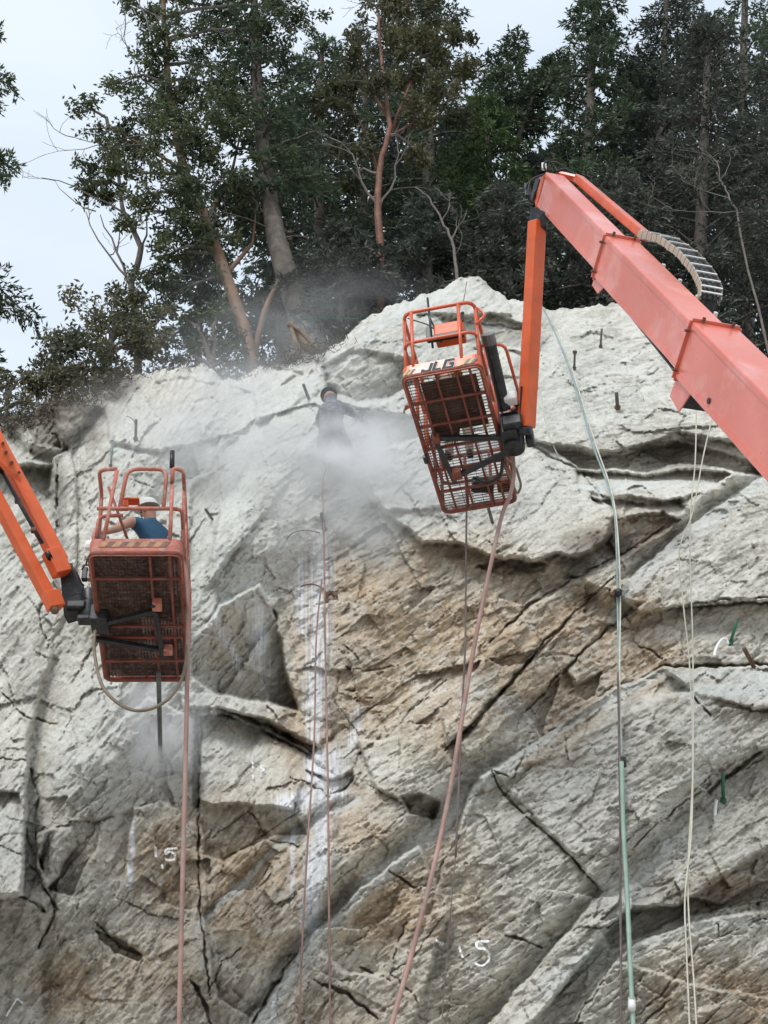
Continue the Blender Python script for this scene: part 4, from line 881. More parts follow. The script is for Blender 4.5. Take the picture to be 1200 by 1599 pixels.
# ---- right-hand lift
RL = Lift((6.0, 4.2, 0), 'boom lift with pinkish orange telescopic boom crossing the upper right, its cage lettered JLG')
A = Vector((1.13784855, 16.4, 21.98120995)); d = Vector((.16969239, -.44088576, -.88137633)); sv = Vector((.95944378, .27819341, .04556373)); nv = Vector((.22510468, -.85336286, .47021241))
SEC = [(5.385, 8.6, .432, .245), (8.143, 11.5, .476, .386), (11.03, 22.4, .561, .469)]
for i, (t0, t1, h, w_) in enumerate(SEC):
    lift_mb = MB(); th = .0
    c = [(-w_ / 2, -h / 2), (w_ / 2, -h / 2), (w_ / 2, h / 2), (-w_ / 2, h / 2)]
    a0 = A + d * t0; a1 = A + d * t1
    lift_mb.add([a0 + sv * x + nv * z for x, z in c] + [a1 + sv * x + nv * z for x, z in c], [(3, 2, 1, 0), (4, 5, 6, 7), (0, 1, 5, 4), (1, 2, 6, 5), (2, 3, 7, 6), (3, 0, 4, 7)])
    bo = RL.part(lift_mb, 'boom_section', 'boom', .012)
    # collar at the mouth of the section, weld strips along its edges
    cm = MB()
    if i: 
        for (x0, z0), (x1, z1) in zip(c, c[1:] + c[:1]):
            cm.bar(a0 + sv * x0 * 1.03 + nv * z0 * 1.03 + d * .02, a0 + sv * x1 * 1.03 + nv * z1 * 1.03 + d * .02, .05, .016, up=tuple(d))
        RL.part(cm, 'boom_collar', 'boom', .004)
    cm = MB()
    for x, z in ((-w_ / 2 - .004, h / 2 - .035), (-w_ / 2 - .004, -h / 2 + .035)): cm.bar(a0 + sv * x + nv * z + d * .05, a1 + sv * x + nv * z, .008, .05, up=tuple(sv.cross(d)))
    RL.part(cm, 'edge_strip', 'boom')
    if i:
        for x, z in ((-w_ / 2, h * .33), (-w_ / 2, -h * .33), (-w_ * .3, h / 2), (w_ * .3, h / 2)):
            q = a0 + sv * x * 1.06 + nv * z * 1.06 + d * .06
            RL.part(MB().tube([q - (sv if abs(x) > w_ * .4 else nv) * .0, q + (sv * -.05 if abs(x) > w_ * .4 else nv * .05)], .016, 6), 'bolt', 'rust')
        # bracket that hangs under the mouth of the section
        b0 = a0 - nv * (h / 2); bl = .16 + .06 * i
        m_ = MB(); m_.prism([b0 - sv * w_ * .45, b0 - sv * w_ * .45 - nv * .10 * i - d * .01, b0 - sv * w_ * .45 - nv * .12 * i + d * bl, b0 - sv * w_ * .45 + d * (bl + .12)], sv * .014)
        m_.prism([b0 + sv * w_ * .43, b0 + sv * w_ * .43 - nv * .10 * i - d * .01, b0 + sv * w_ * .43 - nv * .12 * i + d * bl, b0 + sv * w_ * .43 + d * (bl + .12)], sv * .014)
        RL.part(m_, 'wear_pad_bracket', 'boom'); RL.part(MB().box(b0 - nv * .07 * i + d * bl * .5, (w_ * .8, .09, .09 * i), Matrix((sv, d, nv)).transposed()), 'wear_pad', 'black')
q0 = A + d * 11.9 - sv * .236 - nv * .17; RL.part(MB().tube([q0 - sv * .001, q0 - sv * .012], .03, 10), 'inspection_hole', 'black')
RL.part(MB().tube([A + d * 8.3 - sv * .1 - nv * .25, A + d * 11.1 - sv * .16 - nv * .29], .016, 6), 'hydraulic_line', 'black')
# tube for the power track, on the far side of the boom
def bp(t, x, z): return A + d * t + sv * x + nv * z
tube_a, tube_b = (881, 273, 13.95), (1012, 368, 12.9)
RL.part(MB().bar(P(903, 279, 13.85), P(1010, 370, 12.75), .115, .10), 'track_tube', 'paint', .008)
RL.part(MB().bar(P(872, 272, 13.95), P(906, 280, 13.85), .10, .04), 'tube_bracket', 'paint', .006)
trk = [(1012, 368, 12.75), (1045, 376, 12.5), (1075, 398, 12.25), (1098, 425, 12.05), (1110, 450, 11.95), (1108, 470, 11.9)]
tp = [P(*p) for p in trk]; Ls = 22
side = (sv * .115)
for k in range(Ls):
    a = interp_poly(tp, k / Ls); b = interp_poly(tp, (k + .86) / Ls); m_ = MB()
    outn = side.cross(b - a).normalized()
    m_.bar(a - side, b - side, .014, .075, up=tuple(outn)); RL.part(m_, 'track_link', 'cream'); RL.part(MB().bar(a + side, b + side, .014, .075, up=tuple(outn)), 'track_link', 'steel'); mid = a.lerp(b, .5)  # far-side links in dull steel: shade of the track's inside put into colour
    if k % 2: continue
    for sg in (-1, 1): RL.part(MB().bar(mid - side + outn * .045 * sg, mid + side + outn * .045 * sg, .018, .012, up=tuple(outn)), 'track_rung', 'white')
RL.part(MB().tube([p for p in tp], .03, 6).tube([p + side * .5 for p in tp], .025, 6).tube([p - side * .5 for p in tp], .025, 6), 'track_hoses', 'rubber', smooth=True)
RL.part(MB().bar(P(1108, 470, 11.9), P(1104, 492, 12.0), .16, .03), 'track_bracket', 'black')
m_ = MB().bar(bp(8.6, .235, .1), bp(11.8, .30, .12), .03, .05, up=tuple(nv))
RL.part(m_, 'side_rail', 'black')
for k in range(6): RL.part(MB().box(bp(8.9 + .5 * k, .24 + .01 * k, .20), (.03, .04, .05), Matrix((sv, d, nv)).transposed()), 'clip', 'white')
# knuckle at the tip
R3 = Matrix((sv, d, nv)).transposed()
RL.part(MB().prism([bp(5.42, -.135, .20), bp(5.25, -.135, .10), bp(5.25, -.135, -.16), bp(5.42, -.135, -.24)], sv * .27), 'boom_tip', 'paint', .01)
RL.part(MB().box(bp(5.22, -.05, -.05), (.20, .16, .30), R3).tube([bp(5.25, -.17, -.12), bp(5.25, .15, -.12)], .07, 12), 'knuckle', 'black', .01)
hoses(RL, [[(853,268,13.95),(848,256,13.9),(858,250,13.9),(868,262,13.95),(872,270,13.9)], [(862,268,13.95),(856,254,13.95),(872,252,13.9),(884,268,13.95)], [(850,272,13.9),(833,278,13.8),(821,290,13.8),(822,306,13.85),(832,318,13.9)],
           [(842,276,13.9),(828,282,13.8),(825,296,13.8),(828,312,13.85)], [(868,268,13.9),(882,262,13.85),(892,270,13.9)]], .011)
RL.part(MB().box(P(850, 260, 13.95), (.06, .05, .10)), 'sensor_box', 'white', .006)
RL.part(MB().box(P(824, 298, 13.85), (.07, .07, .22)), 'valve_block', 'black', .008)
RL.part(MB().prism([P(829, 322, 14.0), P(851, 330, 13.9), P(854, 352, 14.0), P(826, 358, 14.1)], (.02, .16, .0)), 'knuckle_plate', 'black', .006)
# jib
ja, jb = P(839, 346, 14.05), P(822, 668, 15.25)
jup = Vector((.55, -.8, .2))
RL.part(MB().bar(ja, jb, .175, .155, up=tuple(jup)), 'jib', 'orange', .012)
jd = (jb - ja).normalized(); js = jd.cross(jup).normalized(); 
RL.part(MB().bar(ja + js * -.10 - jd * .0, ja.lerp(jb, .82) + js * -.10, .03, .10, up=tuple(jup)), 'jib_side_plate', 'paint', .004)
RL.part(MB().bar(P(816, 604, 15.0), P(814, 655, 15.2), .05, .07), 'jib_link', 'black', .006)
RL.part(MB().tube([P(829, 672, 15.2), P(812, 672, 15.25), P(800, 668, 15.35)], .055, 10), 'jib_pin', 'black', smooth=True)
# cage
RM = Matrix.Translation((.2190449, 14.44984557, 14.4970825)) @ rmat(-13.03, -3.55, -1.85)
rb, rsub = basket(RL, RM, 'right')
rsub(MB().bar((W + .10, 1.18, -.06), (.12, .98, -.05), .07, .05).bar((W + .10, 1.42, -.06), (.22, 1.75, -.05), .07, .05).bar((.16, .95, -.05), (.25, 1.82, -.05), .06, .05), 'support_beam', 'black', .006)
rsub(MB().box((.30, 1.68, -.05), (.12, .14, .10)).box((.18, 1.0, -.05), (.10, .10, .10)), 'beam_mount', 'cage', .01)
rsub(MB().box((W + .14, 1.25, .05), (.20, .44, .34)).box((W + .27, 1.18, .16), (.16, .30, .22)).box((W + .20, 1.0, .0), (.24, .12, .16)), 'rotator_bracket', 'black', .02)
rsub(MB().tube([(W + .16, 1.30, -.16), (W + .16, 1.30, .30)], .135, 16), 'rotator', 'black', .01)
rsub(MB().box((W + .22, .86, .26), (.15, .13, .13)), 'valve_block', 'white', .012)
rsub(MB().tube([(W + .10, .28, .62), (W + .13, .98, .20)], .075, 12), 'hydraulic_cylinder', 'black', .006)
rsub(MB().tube([(W + .10, .28, .62), (W + .095, .16, .69)], .085, 12), 'cylinder_cap', 'steel', .006)
rsub(MB().box((W + .36, 1.33, .02), (.10, .16, .20)).box((W + .30, .98, .26), (.06, .1, .12)), 'hose_manifold', 'black', .02)
for k in range(5):
    rsub(MB().tube(round_poly([(W + .10 + .03 * k, .86, .22 + .03 * k), (W + .20 + .02 * k, .98, .40 - .05 * k), (W + .34, 1.10, .2 - .05 * k), (W + .26, 1.30, -.08 + .05 * k)], .1, 4), .012, 6), 'hose', 'rubber', smooth=True)
rsub(MB().tube(round_poly([(.48, 1.82, -.03), (.60, 1.95, -.06), (.82, 1.86, -.06), (.90, 1.55, -.04)], .15, 5), .022, 8), 'hose', 'rubber', smooth=True)
rsub(MB().tube([(.80 + .05 * math.cos(a * .5), 2.02 + .05 * math.sin(a * .5), .03) for a in range(11)], .008, 6), 'hose_coil', 'rubber')
rsub(MB().tube(round_poly([(W - .02, 1.60, .05), (W + .10, 1.9, .1), (W + .12, 2.15, .0), (W + .05, 2.25, -.05), (W - .02, 1.7, -.02)], .1, 4), .016, 7), 'hose', 'hose_brown', smooth=True)
rsub(MB().tube([(-.02, 1.30, -.02), (-.02, 1.42, -.02)], .03, 8), 'latch', 'black')
rsub(MB().ball((.62, .16, .11), .06, 12, 6, zs=.4), 'reflector', 'amber', 0, True)
rsub(MB().box((.55, 2.15, .12), (.28, .20, .12), Matrix.Rotation(.3, 3, 'Z')), 'tool_bag', 'black', .03)
rsub(MB().box((.80, 2.2, .11), (.16, .22, .10), Matrix.Rotation(.1, 3, 'Z')), 'tool_bag', 'rust', .03)

# ---- left-hand lift
LL = Lift((-7.5, 5.0, 0), 'boom lift with twin orange jib arms and a dusty red cage at the left')
LM = Matrix.Translation((-2.96715278, 13.66242048, 11.43925839)) @ rmat(3.71, .141, -2.62)
lb, lsub = basket(LL, LM, 'left')
lsub(MB().bar((-.05, 1.20, -.06), (.62, .92, -.05), .06, .05).bar((-.05, 1.45, -.06), (.70, 1.72, -.05), .06, .05), 'support_beam', 'black', .006)
lsub(MB().bar((.62, .95, -.05), (.66, 1.85, -.05), .05, .05), 'support_beam', 'black', .006)
lsub(MB().box((.64, .84, -.03), (.10, .14, .09)).box((.72, 1.72, -.04), (.10, .12, .08)), 'beam_mount', 'dirty', .01)
lsub(MB().tube([(.60, .80, -.08), (.60, .80, .0)], .028, 8).tube([(.68, 1.70, -.08), (.68, 1.70, .0)], .024, 8), 'hole_rim', 'black')
LL.part(MB().box(P(157, 967, 14.85), (.19, .30, .20)), 'rotator_bracket', 'black', .015)
LL.part(MB().tube([P(140, 925, 14.9), P(140, 968, 14.9)], .105, 16), 'rotator', 'black', .01, True)
LL.part(MB().prism([P(93, 884, 14.75), P(112, 878, 14.75), P(131, 915, 14.8), P(124, 955, 14.85), P(100, 962, 14.85), P(97, 930, 14.8)], (.02, .16, 0)), 'knuckle_plate', 'black', .01)
LL.part(MB().box(P(120, 948, 14.85), (.20, .15, .09)).box(P(132, 968, 14.85), (.14, .14, .06)), 'knuckle', 'black', .015)
LL.part(MB().box(P(142, 900, 14.9), (.07, .08, .10)).tube([P(143, 912, 14.85), P(143, 920, 14.85)], .03, 10), 'valve_block', 'cream', .01)
LL.part(MB().box(P(133, 897, 14.9), (.06, .07, .16)).box(P(148, 893, 14.95), (.05, .07, .07)), 'manifold', 'black', .01)
LL.part(MB().box(P(141, 852, 15.0), (.13, .10, .13)), 'hose_guard', 'white', .05)
hoses(LL, [[(104,880,14.7),(114,885,14.65),(122,905,14.65),(132,915,14.7)], [(108,880,14.72),(120,892,14.62),(128,912,14.68)], [(143,866,14.8),(136,872,14.75),(135,884,14.8)], [(128,890,14.75),(134,880,14.7),(144,886,14.75),(140,900,14.75)], [(150,905,14.75),(158,915,14.7),(150,930,14.75)], [(112,930,14.7),(124,925,14.6),(134,935,14.7)]], .009)
u1, u2 = (-120, 475, 13.9), (94, 878, 14.75)
LL.part(MB().bar(P(*u1), P(*u2), .16, .15, up=(.3, -.9, .3)), 'jib_arm', 'orange', .012)
l1, l2 = (-130, 545, 13.75), (86, 950, 14.8)
LL.part(MB().bar(P(*l1), P(*l2), .13, .13, up=(.3, -.9, .3)), 'jib_arm', 'orange', .012)
LL.part(MB().bar(P(80, 860, 14.62), P(98, 897, 14.7), .185, .16, up=(.3, -.9, .3)), 'jib_end', 'orange', .01)
LL.part(MB().bar(P(79, 925, 14.7), P(88, 950, 14.75), .17, .15, up=(.3, -.9, .3)), 'jib_end', 'orange', .01)
LL.part(MB().tube([P(86, 953, 14.62), P(86, 953, 14.86)], .045, 12), 'pin', 'rust', smooth=True)
LL.part(MB().prism([P(-30, 640, 14.0), P(0, 672, 14.1), P(36, 742, 14.25), P(34, 754, 14.25), P(10, 740, 14.2), P(-30, 690, 14.0)], (0, -.012, 0)), 'jib_plate', 'orange', .004)
for x, y in ((5, 692), (10, 706), (19, 722), (30, 738)): LL.part(MB().tube([P(x, y, 14.0), P(x, y, 14.2)], .018, 8), 'bolt', 'rust')
LL.part(MB().tube([P(74, 863, 14.52), P(78, 871, 14.54), P(74, 863, 14.535)], .032, 10), 'slot', 'black', smooth=True)
LL.part(MB().tube([P(-60, 640, 14.3), P(2, 735, 14.35)], .055, 10), 'jib_cylinder', 'black', smooth=True)
LL.part(MB().tube([P(2, 735, 14.35), P(66, 848, 14.5)], .022, 8), 'cylinder_rod', 'black', smooth=True)
for x, y in ((28, 782), (53, 828)): LL.part(MB().box(P(x, y, 14.45), (.06, .06, .05)), 'hose_clamp', 'rust', .005)
t0, t1 = P(-125, 505, 13.8), Vector((-7.5, 5.0, 1.6))
mid = t0.lerp(t1, .45)
LL.part(MB().bar(t0, mid, .34, .40), 'boom_section', 'orange', .015); LL.part(MB().bar(mid - (t1 - t0).normalized() * .3, t1, .44, .52), 'boom_section', 'orange', .015)
for lf, bx, by in ((RL, 6.0, 4.2), (LL, -7.5, 5.0)):   # the machines themselves, below the picture
    lf.part(MB().box((bx, by - .6, 1.35), (1.6, 3.2, .8)), 'turret', 'orange', .08); lf.part(MB().box((bx, by, .75), (1.5, 3.6, .35)), 'chassis', 'black', .05)
    for sx in (-1, 1):
        for sy in (-1, 1): lf.part(MB().tube([(bx + sx * 1.0, by + sy * 1.45, .5), (bx + sx * 1.38, by + sy * 1.45, .5)], .5, 20), 'wheel', 'rubber', .05)


# ------------------------------------------------------------------ PEOPLE
def figure(name, label, J, mats, group=None, scale=1., helmet=None, face=None, hands=(), extra=None):
    """J: joints in world coordinates; one continuous skin grown over them; mats: bone -> material"""
    bones = [('pelvis','belly'),('belly','chest'),('chest','neck'),('neck','head'),('head','crown'),('chest','sh_l'),('sh_l','el_l'),('el_l','wr_l'),('chest','sh_r'),('sh_r','el_r'),('el_r','wr_r'),
             ('pelvis','hip_l'),('hip_l','kn_l'),('kn_l','an_l'),('an_l','toe_l'),('pelvis','hip_r'),('hip_r','kn_r'),('kn_r','an_r'),('an_r','toe_r'),('wr_l','pa_l'),('wr_r','pa_r')]
    rad = dict(pelvis=(.15,.11), belly=(.14,.10), chest=(.165,.115), neck=(.06,.06), head=(.085,.095), crown=(.065,.07), sh_l=(.07,.07), sh_r=(.07,.07), el_l=(.048,.048), el_r=(.048,.048), wr_l=(.031,.031), wr_r=(.031,.031), pa_l=(.032,.020), pa_r=(.032,.020),
               hip_l=(.10,.10), hip_r=(.10,.10), kn_l=(.068,.068), kn_r=(.068,.068), an_l=(.046,.05), an_r=(.046,.05), toe_l=(.045,.032), toe_r=(.045,.032))
    for sfx in 'lr':
        J['pa_' + sfx] = J['wr_' + sfx] + (J['wr_' + sfx] - J['el_' + sfx]).normalized() * .08 * scale
    base = (J['an_l'] + J['an_r']) / 2 - Vector((0, 0, .09 * scale))
    keys = ['pelvis'] + [k for k in J if k != 'pelvis']
    me = bpy.data.meshes.new('body'); me.from_pydata([tuple(J[k] - base) for k in keys], [(keys.index(a), keys.index(b)) for a, b in bones], [])
    o = bpy.data.objects.new('body_rig', me); COL.objects.link(o)
    o.modifiers.new('skin', 'SKIN'); sub_ = o.modifiers.new('sub', 'SUBSURF'); sub_.levels = 2
    for i, k in enumerate(keys):
        sv_ = me.skin_vertices[0].data[i]; sv_.radius = (rad[k][0] * scale, rad[k][1] * scale); sv_.use_root = (k == 'pelvis')
    dg = bpy.context.evaluated_depsgraph_get(); dg.update()
    m2 = bpy.data.meshes.new_from_object(o.evaluated_get(dg)); bpy.data.objects.remove(o)
    names = sorted(set(mats.values())); m2.materials.clear()
    for nme in names: m2.materials.append(M[nme])
    jj = {k: J[k] - base for k in J}
    for p in m2.polygons:
        best = None
        for a, b in bones:
            ab = jj[b] - jj[a]; t = max(0, min(1, (p.center - jj[a]).dot(ab) / max(1e-9, ab.length_squared))); dd = (p.center - jj[a] - ab * t).length
            if best is None or dd < best[0]: best = (dd, (a, b))
        a, b = best[1]; p.material_index = names.index(mats.get(a + '>' + b, mats['*'])); p.use_smooth = True
    m2.name = 'person'
    root = bpy.data.objects.new('person', m2); COL.objects.link(root); root.location = base; tag(root, label, 'person', group)
    # five bent fingers on each hand
    for sfx in 'lr':
        w_, p_ = jj['wr_' + sfx], jj['pa_' + sfx]; dd = (p_ - w_).normalized(); sx = dd.cross(Vector((0, 0, 1))).normalized() if abs(dd.z) < .95 else Vector((1, 0, 0)); dn = dd.cross(sx)
        for k, (off, ln_) in enumerate(((-.030, .062), (-.010, .075), (.010, .072), (.029, .055))):
            a = p_ + sx * off * scale; b = a + (dd * .8 + dn * .3).normalized() * ln_ * .55 * scale; c = b + (dd * .3 + dn * .8).normalized() * ln_ * .5 * scale
            MB().tube([a - dd * .02, a, b, c], [.009, .0095, .0085, .006], 6).build('finger', M[mats.get('hand', 'skin')], root, smooth=True)
        a = w_.lerp(p_, .45) - sx * .028; MB().tube([a, a + (dd * .5 - sx * .7) * .035, a + (dd * .9 - sx * .5) * .06], [.012, .011, .008], 6).build('thumb', M[mats.get('hand', 'skin')], root, smooth=True)
    h = jj['head']; upv = (jj['crown'] - jj['head']).normalized(); f = (face or Vector((0, 1, 0))); f = (f - upv * f.dot(upv)).normalized(); rx_ = f.cross(upv)
    MB().prism([h + f * .085 + rx_ * .012, h + f * .085 - rx_ * .012, h + f * .09 + upv * .035], f * .022 - upv * .01).build('nose', M['skin'], root)
    for sg in (-1, 1):
        MB().ball(h + f * .082 + rx_ * .03 * sg + upv * .03, .011, 8, 6).build('eye', M['black'], root, smooth=True)
        MB().ball(h + rx_ * .086 * sg + upv * .01, .022, 8, 6).build('ear', M['skin'], root, smooth=True)
    MB().bar(h + f * .088 - upv * .035 - rx_ * .02, h + f * .088 - upv * .035 + rx_ * .02, .006).build('mouth', M['hat_red'], root)
    if helmet:
        R_ = Matrix((rx_, f, upv)).transposed(); mb = MB()
        mb.ball((0, 0, 0), .125, 16, 8, half=True, zs=.95); mb.v = [tuple(jj['crown'] - upv * .015 + R_ @ Vector(v)) for v in mb.v]
        hm = mb.build('helmet', M[helmet], root, smooth=True)
        mb = MB(); n = 20; vs = []
        for k in range(n):
            a = 2 * math.pi * k / n; e = .93 + .25 * max(0, math.sin(a)) ** 2
            for r_ in (.115, .150 * e): vs.append(jj['crown'] - upv * (.012 + (.012 if r_ > .12 else 0)) + R_ @ Vector((r_ * math.cos(a) * .95, r_ * math.sin(a), 0)))
        mb.add(vs, [(2 * k, 2 * k + 1, (2 * k + 3) % (2 * n), (2 * k + 2) % (2 * n)) for k in range(n)]); mb.build('helmet_brim', M[helmet], hm)
    if extra: extra(root, jj)
    return root
# the man drilling on a rope in the dust
ys_ = float(relief(np.array([520.]), np.array([715.]))[0])
Yw = ys_ - .30
def W_(x, y, dy=0): return P(x, y, Yw + dy)
J = dict(pelvis=W_(517,672), belly=W_(516,658,-.03), chest=W_(520,640,.0), neck=W_(517,630,.08), head=W_(516,622,.13), crown=W_(513,615,.17), sh_l=W_(505,640,-.02), el_l=W_(497,660,.08), wr_l=W_(507,676,.24),
         sh_r=W_(536,636,.04), el_r=W_(552,646,.14), wr_r=W_(562,652,.26), hip_l=W_(508,677), hip_r=W_(529,677), kn_l=W_(503,700,.10), kn_r=W_(543,696,.12), an_l=W_(511,722,.05), an_r=W_(549,722,.12), toe_l=W_(510,726,.2), toe_r=W_(552,726,.26))
mt = {'*': 'grey_cloth', 'head>crown': 'skin', 'neck>head': 'grey_cloth', 'chest>neck': 'grey_cloth', 'wr_l>pa_l': 'hair', 'wr_r>pa_r': 'hair', 'an_l>toe_l': 'hair', 'an_r>toe_r': 'hair', 'hand': 'hair'}
figure('person', 'roped worker in dark grey clothes leaning over a drill in the white dust', J, mt, scale=1.28, helmet='hat_dark', face=Vector((.3, .9, -.5)))
b = W_(566, 641, .2); root = tag(empty('rock_drill', b), 'small rock drill held by the worker in the dust, its steel against the rock', 'drill')
hand = W_(568, 641, .24); tipq = S1(549, 666, 0.0)
MB().tube(rel([hand, hand.lerp(tipq, .35)], b), .055, 10).build('drill_body', M['black'], root, .01); MB().tube(rel([hand.lerp(tipq, .35), tipq], b), .014, 8).build('drill_steel', M['steel'], root)
MB().tube(rel([hand + Vector((-.12, 0, .03)), hand + Vector((.10, 0, .02))], b), .014, 6).build('handle', M['rubber'], root)
# the man in the left cage, in its own coordinates
def L_(m4, x, y, z): return m4 @ Vector((x, y, z))
def standing(m4, x, y, lean, z0=.07, yaw=0):
    cy, sy = math.cos(yaw), math.sin(yaw)
    q = lambda a, b_, c: L_(m4, x + (a if abs(a) > .3 and c > .9 else a * cy - b_ * sy), y + a * sy + b_ * cy, z0 + c)
    return dict(pelvis=q(0,0,.95), belly=q(lean*.3,0,1.08), chest=q(lean*.8,.0,1.32), neck=q(lean,.0,1.47), head=q(lean*1.15,.02,1.57), crown=q(lean*1.25,.02,1.66), sh_l=q(lean*.8-.19,0,1.38), el_l=q(lean*.8-.34,-.10,1.14), wr_l=q(lean*.8-.50,-.14,.98),
                sh_r=q(lean*.8+.19,0,1.38), el_r=q(lean*.8+.24,-.06,1.08), wr_r=q(lean*.8+.12,-.25,.96), hip_l=q(-.10,0,.90), hip_r=q(.10,0,.90), kn_l=q(-.12,-.05,.50), kn_r=q(.12,-.04,.50), an_l=q(-.12,0,.09), an_r=q(.13,.02,.09), toe_l=q(-.14,-.17,.04), toe_r=q(.15,-.15,.04))
mt = {'*': 'hair', 'pelvis>belly': 'blue', 'belly>chest': 'blue', 'chest>neck': 'blue', 'chest>sh_l': 'blue', 'chest>sh_r': 'blue', 'neck>head': 'skin', 'head>crown': 'skin', 'sh_l>el_l': 'skin', 'el_l>wr_l': 'skin', 'sh_r>el_r': 'skin', 'el_r>wr_r': 'skin', 'wr_l>pa_l': 'skin', 'wr_r>pa_r': 'skin', 'hand': 'skin'}
figure('person', 'worker in a blue sleeveless top and white helmet bending down inside the left cage', standing(LM, .62, 1.58, -.18, .05, .8), mt, helmet='hat_pale', face=Vector((-.8, .5, -.3)))
mt = {'*': 'khaki', 'head>crown': 'skin', 'neck>head': 'skin', 'hand': 'skin', 'wr_l>pa_l': 'skin', 'wr_r>pa_r': 'skin', 'an_l>toe_l': 'hair', 'an_r>toe_r': 'hair'}
figure('person', 'worker in khaki clothes and red-brown helmet standing in the right cage', standing(RM, .36, 1.62, -.10), mt, helmet='hat_red', face=Vector((.2, .9, 0)))

# ------------------------------------------------------------------ ROPES, HOSES, RODS
def smooth_path(pts, n=6):
    o = []; k = len(pts)
    for i in range(k - 1):
        p0 = pts[max(i - 1, 0)]; p1 = pts[i]; p2 = pts[i + 1]; p3 = pts[min(i + 2, k - 1)]
        for j in range(n):
            t = j / n; o.append(.5 * ((2 * p1) + (p2 - p0) * t + (2 * p0 - 5 * p1 + 4 * p2 - p3) * t * t + (3 * p1 - p0 - 3 * p2 + p3) * t ** 3))
    o.append(pts[-1]); return o
def free_rope(label, px, r, mat, name='rope', cat='rope', group=None):
    mb = MB().tube(smooth_path([P(x, y, Y) for x, y, Y in px]), r, 7); return tag(mb.build(name, M[mat], smooth=True), label, cat, group)
def rock_rope(label, px, r, mat, off=.05, name='rope', cat='rope', step=14, group=None):
    """lies on the rock: follows it, but spans its hollows"""
    q = smooth_path([Vector((x, y, 0)) for x, y in px], 8); L_l = [0]
    for a, b in zip(q, q[1:]): L_l.append(L_l[-1] + (b - a).length)
    n = max(4, int(L_l[-1] / step)); xs = np.interp(np.linspace(0, L_l[-1], n), L_l, [v.x for v in q]); ys = np.interp(np.linspace(0, L_l[-1], n), L_l, [v.y for v in q])
    D = relief(xs, ys); D2 = D.copy()
    for k in range(n): lo = max(0, k - 6); D2[k] = D[lo:k + 7].min()
    D2 = np.convolve(np.pad(D2, 4, 'edge'), np.ones(9) / 9, 'valid')
    pts = [Vector(p) for p in at(xs, ys, np.minimum(D2, D) - off)]
    return tag(MB().tube(pts, r, 6).build(name, M[mat], smooth=True), label, cat, group)
free_rope('pinkish air hose hanging straight down from the right side of the left cage', [(287,838,14.6),(291,890,14.62),(294,960,14.65),(291,1150,14.7),(286,1350,14.8),(280,1599,14.9),(276,1760,14.95)], .024, 'hose_pink', 'air_hose', 'hose')
free_rope('brown hose looping below the left cage from its bracket to the far side', [(149,985,14.75),(148,1020,14.65),(163,1076,14.5),(204,1108,14.5),(248,1102,14.5),(280,1070,14.6),(292,1020,14.65),(294,930,14.7),(291,860,14.75)], .018, 'hose_brown', 'hose', 'hose')
free_rope('thick dusty pink hose running down to the left from the right cage', [(800,700,15.6),(803,740,15.6),(796,776,15.6),(784,805,15.6),(766,885,15.6),(738,1025,15.5),(700,1250,15.3),(660,1425,15.1),(612,1599,14.9),(570,1740,14.8)], .025, 'hose_pink', 'air_hose', 'hose')
free_rope('thin dark rope hanging from the far end of the right cage', [(729,798,16.4),(728,880,16.4),(727,1000,16.4),(722,1110,16.4),(712,1338,16.4)], .012, 'rope_dark')
free_rope('faint thin rope hanging lowest, left of the white dot beside the painted 5', [(712,1338,16.4),(706,1400,16.4),(698,1500,16.4),(690,1599,16.4),(684,1700,16.4)], .006, 'rope_dark')
rock_rope('red-brown rope running down from the worker in the dust, right one of the pair', [(512,724),(504,760),(506,835),(507,900),(508,1000),(512,1200),(514,1400),(516,1610)], .013, 'rope_red')
rock_rope('red-brown rope beside the white lime streak, left one of the pair', [(503,905),(494,1000),(491,1150),(480,1330),(472,1480),(468,1610)], .012, 'rope_red')
rock_rope('blue-grey rope coming down from the crest behind the hanging jib', [(850,484),(862,508),(884,560),(904,620),(928,700),(948,752),(959,795),(963,850),(965,950),(967,1060),(970,1190)], .016, 'rope_blue')
rock_rope('second rope of the pair from the crest, pale brown', [(856,484),(872,520),(892,570),(908,622),(932,698),(951,752),(961,795),(966,850),(969,930),(968,1060),(971,1190)], .011, 'rope_pale', .06)
rock_rope('thick pale green hose ending at the lower edge right of centre', [(971,1190),(974,1300),(979,1385),(982,1450),(985,1520),(990,1615)], 0.027, 'rope_green', .09, 'water_hose', 'hose')
rock_rope('dark rope hanging just left of the pale green hose', [(965,1050),(968,1200),(969,1400),(970,1500),(970,1615)], .014, 'rope_dark', .05)
for lb_, x, y in (('dark coupling on the blue-grey rope beside the dark notch', 966, 931), ('dark coupling where the blue-grey rope meets the pale green hose', 972, 1191)):
    tag(MB().tube([S1(x, y - 7, .14), S1(x, y + 7, .14)], .05, 8).build('coupling', M['black'], smooth=True), lb_, 'coupling')
for lb_, x, y in (('white shackle on the pale green hose', 981, 1411), ('white tape band on the pale green hose, below the shackle', 982, 1447), ('lowest white band on the pale green hose', 987, 1567)):
    tag(MB().tube([S1(x, y - 8, .13), S1(x, y + 8, .13)], .042, 8).build('hose_band', M['white'], smooth=True), lb_, 'band')
free_rope('pale rope hanging from behind the big boom, left one of two', [(1088,630,16.6),(1086,720,16.6),(1079,800,16.6),(1078,880,16.6),(1082,1000,16.6),(1083,1150,16.5),(1080,1300,16.4),(1070,1400,16.3),(1073,1500,16.2),(1078,1620,16.1)], .009, 'rope_pale')
